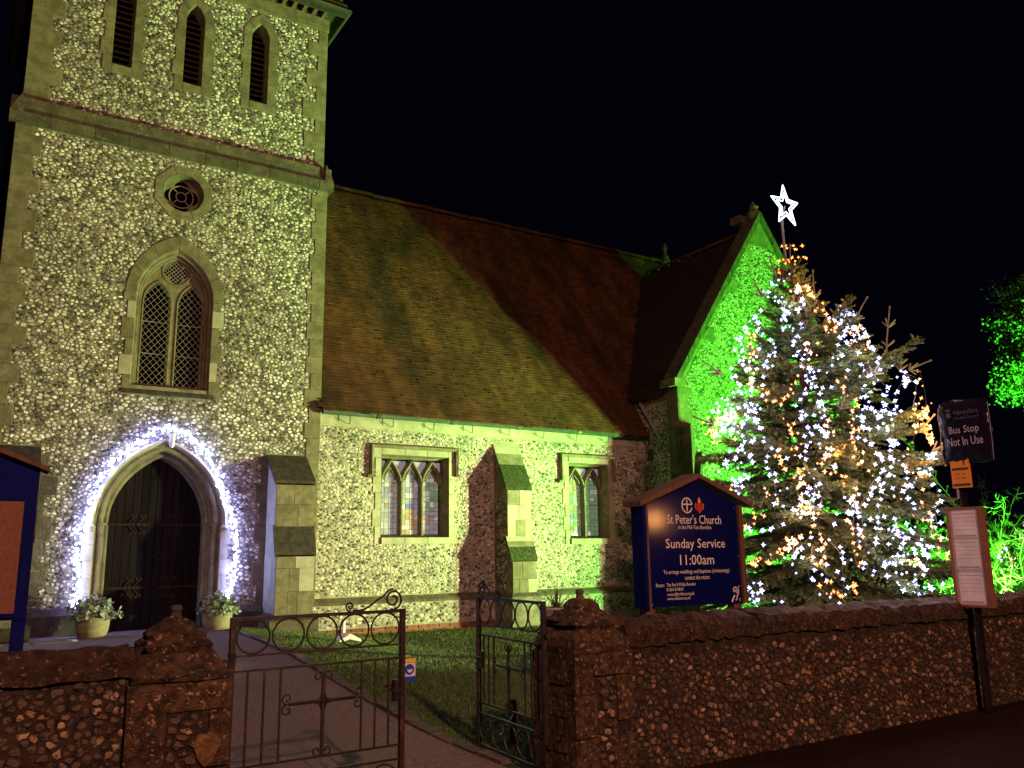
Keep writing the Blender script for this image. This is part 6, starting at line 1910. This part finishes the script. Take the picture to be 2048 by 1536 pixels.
# ------------------------------------------------------------------ shrubs and trees on the right
def shrub(label, cx, cy, n, H, spread, seed, cat='shrub'):
    """Long arching canes with short crooked spurs."""
    rnd = random.Random(seed)
    z0 = float(gz(np.array(cx), np.array(cy)))
    t = thing('shrub', label, cat, (cx, cy, z0))
    stems, side = MB(), MB()
    R3 = lambda k: Vector((rnd.uniform(-k, k), rnd.uniform(-k, k), rnd.uniform(-k, k)))
    for k in range(n):
        a = rnd.random() * 6.28
        p = Vector((cx + rnd.uniform(-.5, .5) * spread, cy + rnd.uniform(-.5, .5) * spread, z0))
        d = Vector((math.cos(a) * rnd.uniform(.2, .9), math.sin(a) * rnd.uniform(.2, .9), 1.0)).normalized()
        L = H * rnd.uniform(.55, 1.15) / 10
        pts = [p]
        for q in range(11):
            d = (d + R3(.22) + Vector((math.cos(a) * .10, math.sin(a) * .10, -.035 - .012 * q))).normalized()
            p = p + d * L
            if p.z < z0 + .05: break
            pts.append(p)
        if len(pts) < 4: continue
        stems.tube([tuple(p) for p in pts], .010, 4, .003, False)
        for i in range(1, len(pts)):
            for r in range(3):
                o = pts[i - 1].lerp(pts[i], rnd.random())
                tg = (pts[i] - pts[i - 1]).normalized()
                e = (tg * .6 + R3(1.0) + Vector((0, 0, .25))).normalized()
                l2 = rnd.uniform(.12, .55) * (1 - .4 * i / len(pts))
                m1 = o + e * l2 * .5 + R3(.03)
                e1 = o + (e + R3(.35)).normalized() * l2
                side.tube([tuple(o), tuple(m1), tuple(e1)], .0050, 3, .0022, False)
                for w in range(6):
                    f = rnd.random()
                    o2 = o.lerp(m1, f * 2) if f < .5 else m1.lerp(e1, f * 2 - 1)
                    e2 = (e + R3(1.2)).normalized()
                    side.tube([tuple(o2), tuple(o2 + e2 * rnd.uniform(.04, .13))], .0042, 3, .0022, False)
    put(stems, 'stems', MAT['bush'], t)
    put(side, 'twigs', MAT['bush'], t)
    return t
shrub('sprawling leafless shrub lit bright green behind the timetable case', 18.3, 9.9, 54, 4.9, 1.7, 4)
shrub('lower leafless green lit shrub at the right edge of the churchyard', 20.9, 10.9, 48, 4.4, 1.9, 5)

def leafy_tree(label, cx, cy, crown, seed, n, H):
    rng = np.random.default_rng(seed)
    t = thing('broadleaf_tree', label, 'tree', (cx, cy, .2))
    mb = MB().tube([(cx, cy, -.2), (cx + .1, cy, H * .3), (cx - .1, cy + .1, H * .62), (cx, cy, H * .9)], .30, 10, .06)
    ends = []
    for k in range(26):
        a, s = rng.random() * 6.28, rng.uniform(.62, .93)
        o = Vector((cx, cy, H * s)); d = Vector((math.cos(a), math.sin(a), rng.uniform(.1, .7))).normalized()
        L = crown * rng.uniform(.6, 1.0) * (1.25 - s * .5)
        pts = [o, o + d * L * .5 + Vector((0, 0, .1)), o + d * L]
        mb.tube([tuple(p) for p in pts], .06, 5, .015, False)
        for q in range(9):
            c = o + d * L * rng.uniform(.35, 1.05) + Vector(rng.normal(0, crown * .14, 3))
            ends.append(np.array(c))
    put(mb, 'trunk', MAT['bark'], t)
    ends = np.array(ends)
    c = ends[rng.integers(0, len(ends), n)] + rng.normal(0, crown * .085, (n, 3))
    d = rng.normal(0, 1, (n, 3)); d /= np.linalg.norm(d, axis=1)[:, None]
    s = np.cross(d, rng.normal(0, 1, (n, 3))); s /= np.linalg.norm(s, axis=1)[:, None]
    L = rng.uniform(.08, .15, (n, 1))
    V = np.stack([c, c + d * L * .5 + s * L * .36, c + d * L, c + d * L * .5 - s * L * .36], 1)
    col = np.array([.06, .10, .035]) * rng.uniform(.5, 1.4, (n, 1))
    me = np_mesh('crown', V.reshape(-1, 3), np.arange(n * 4), np.full(n, 4), MAT['leaf_tree'], np.repeat(col, 4, 0))
    link('crown', me, t)
    return t
leafy_tree('leafy tree lit green by the floodlight at the right edge against the night sky', 31.7, 13.9, 2.7, 8, 24000, 10.6)
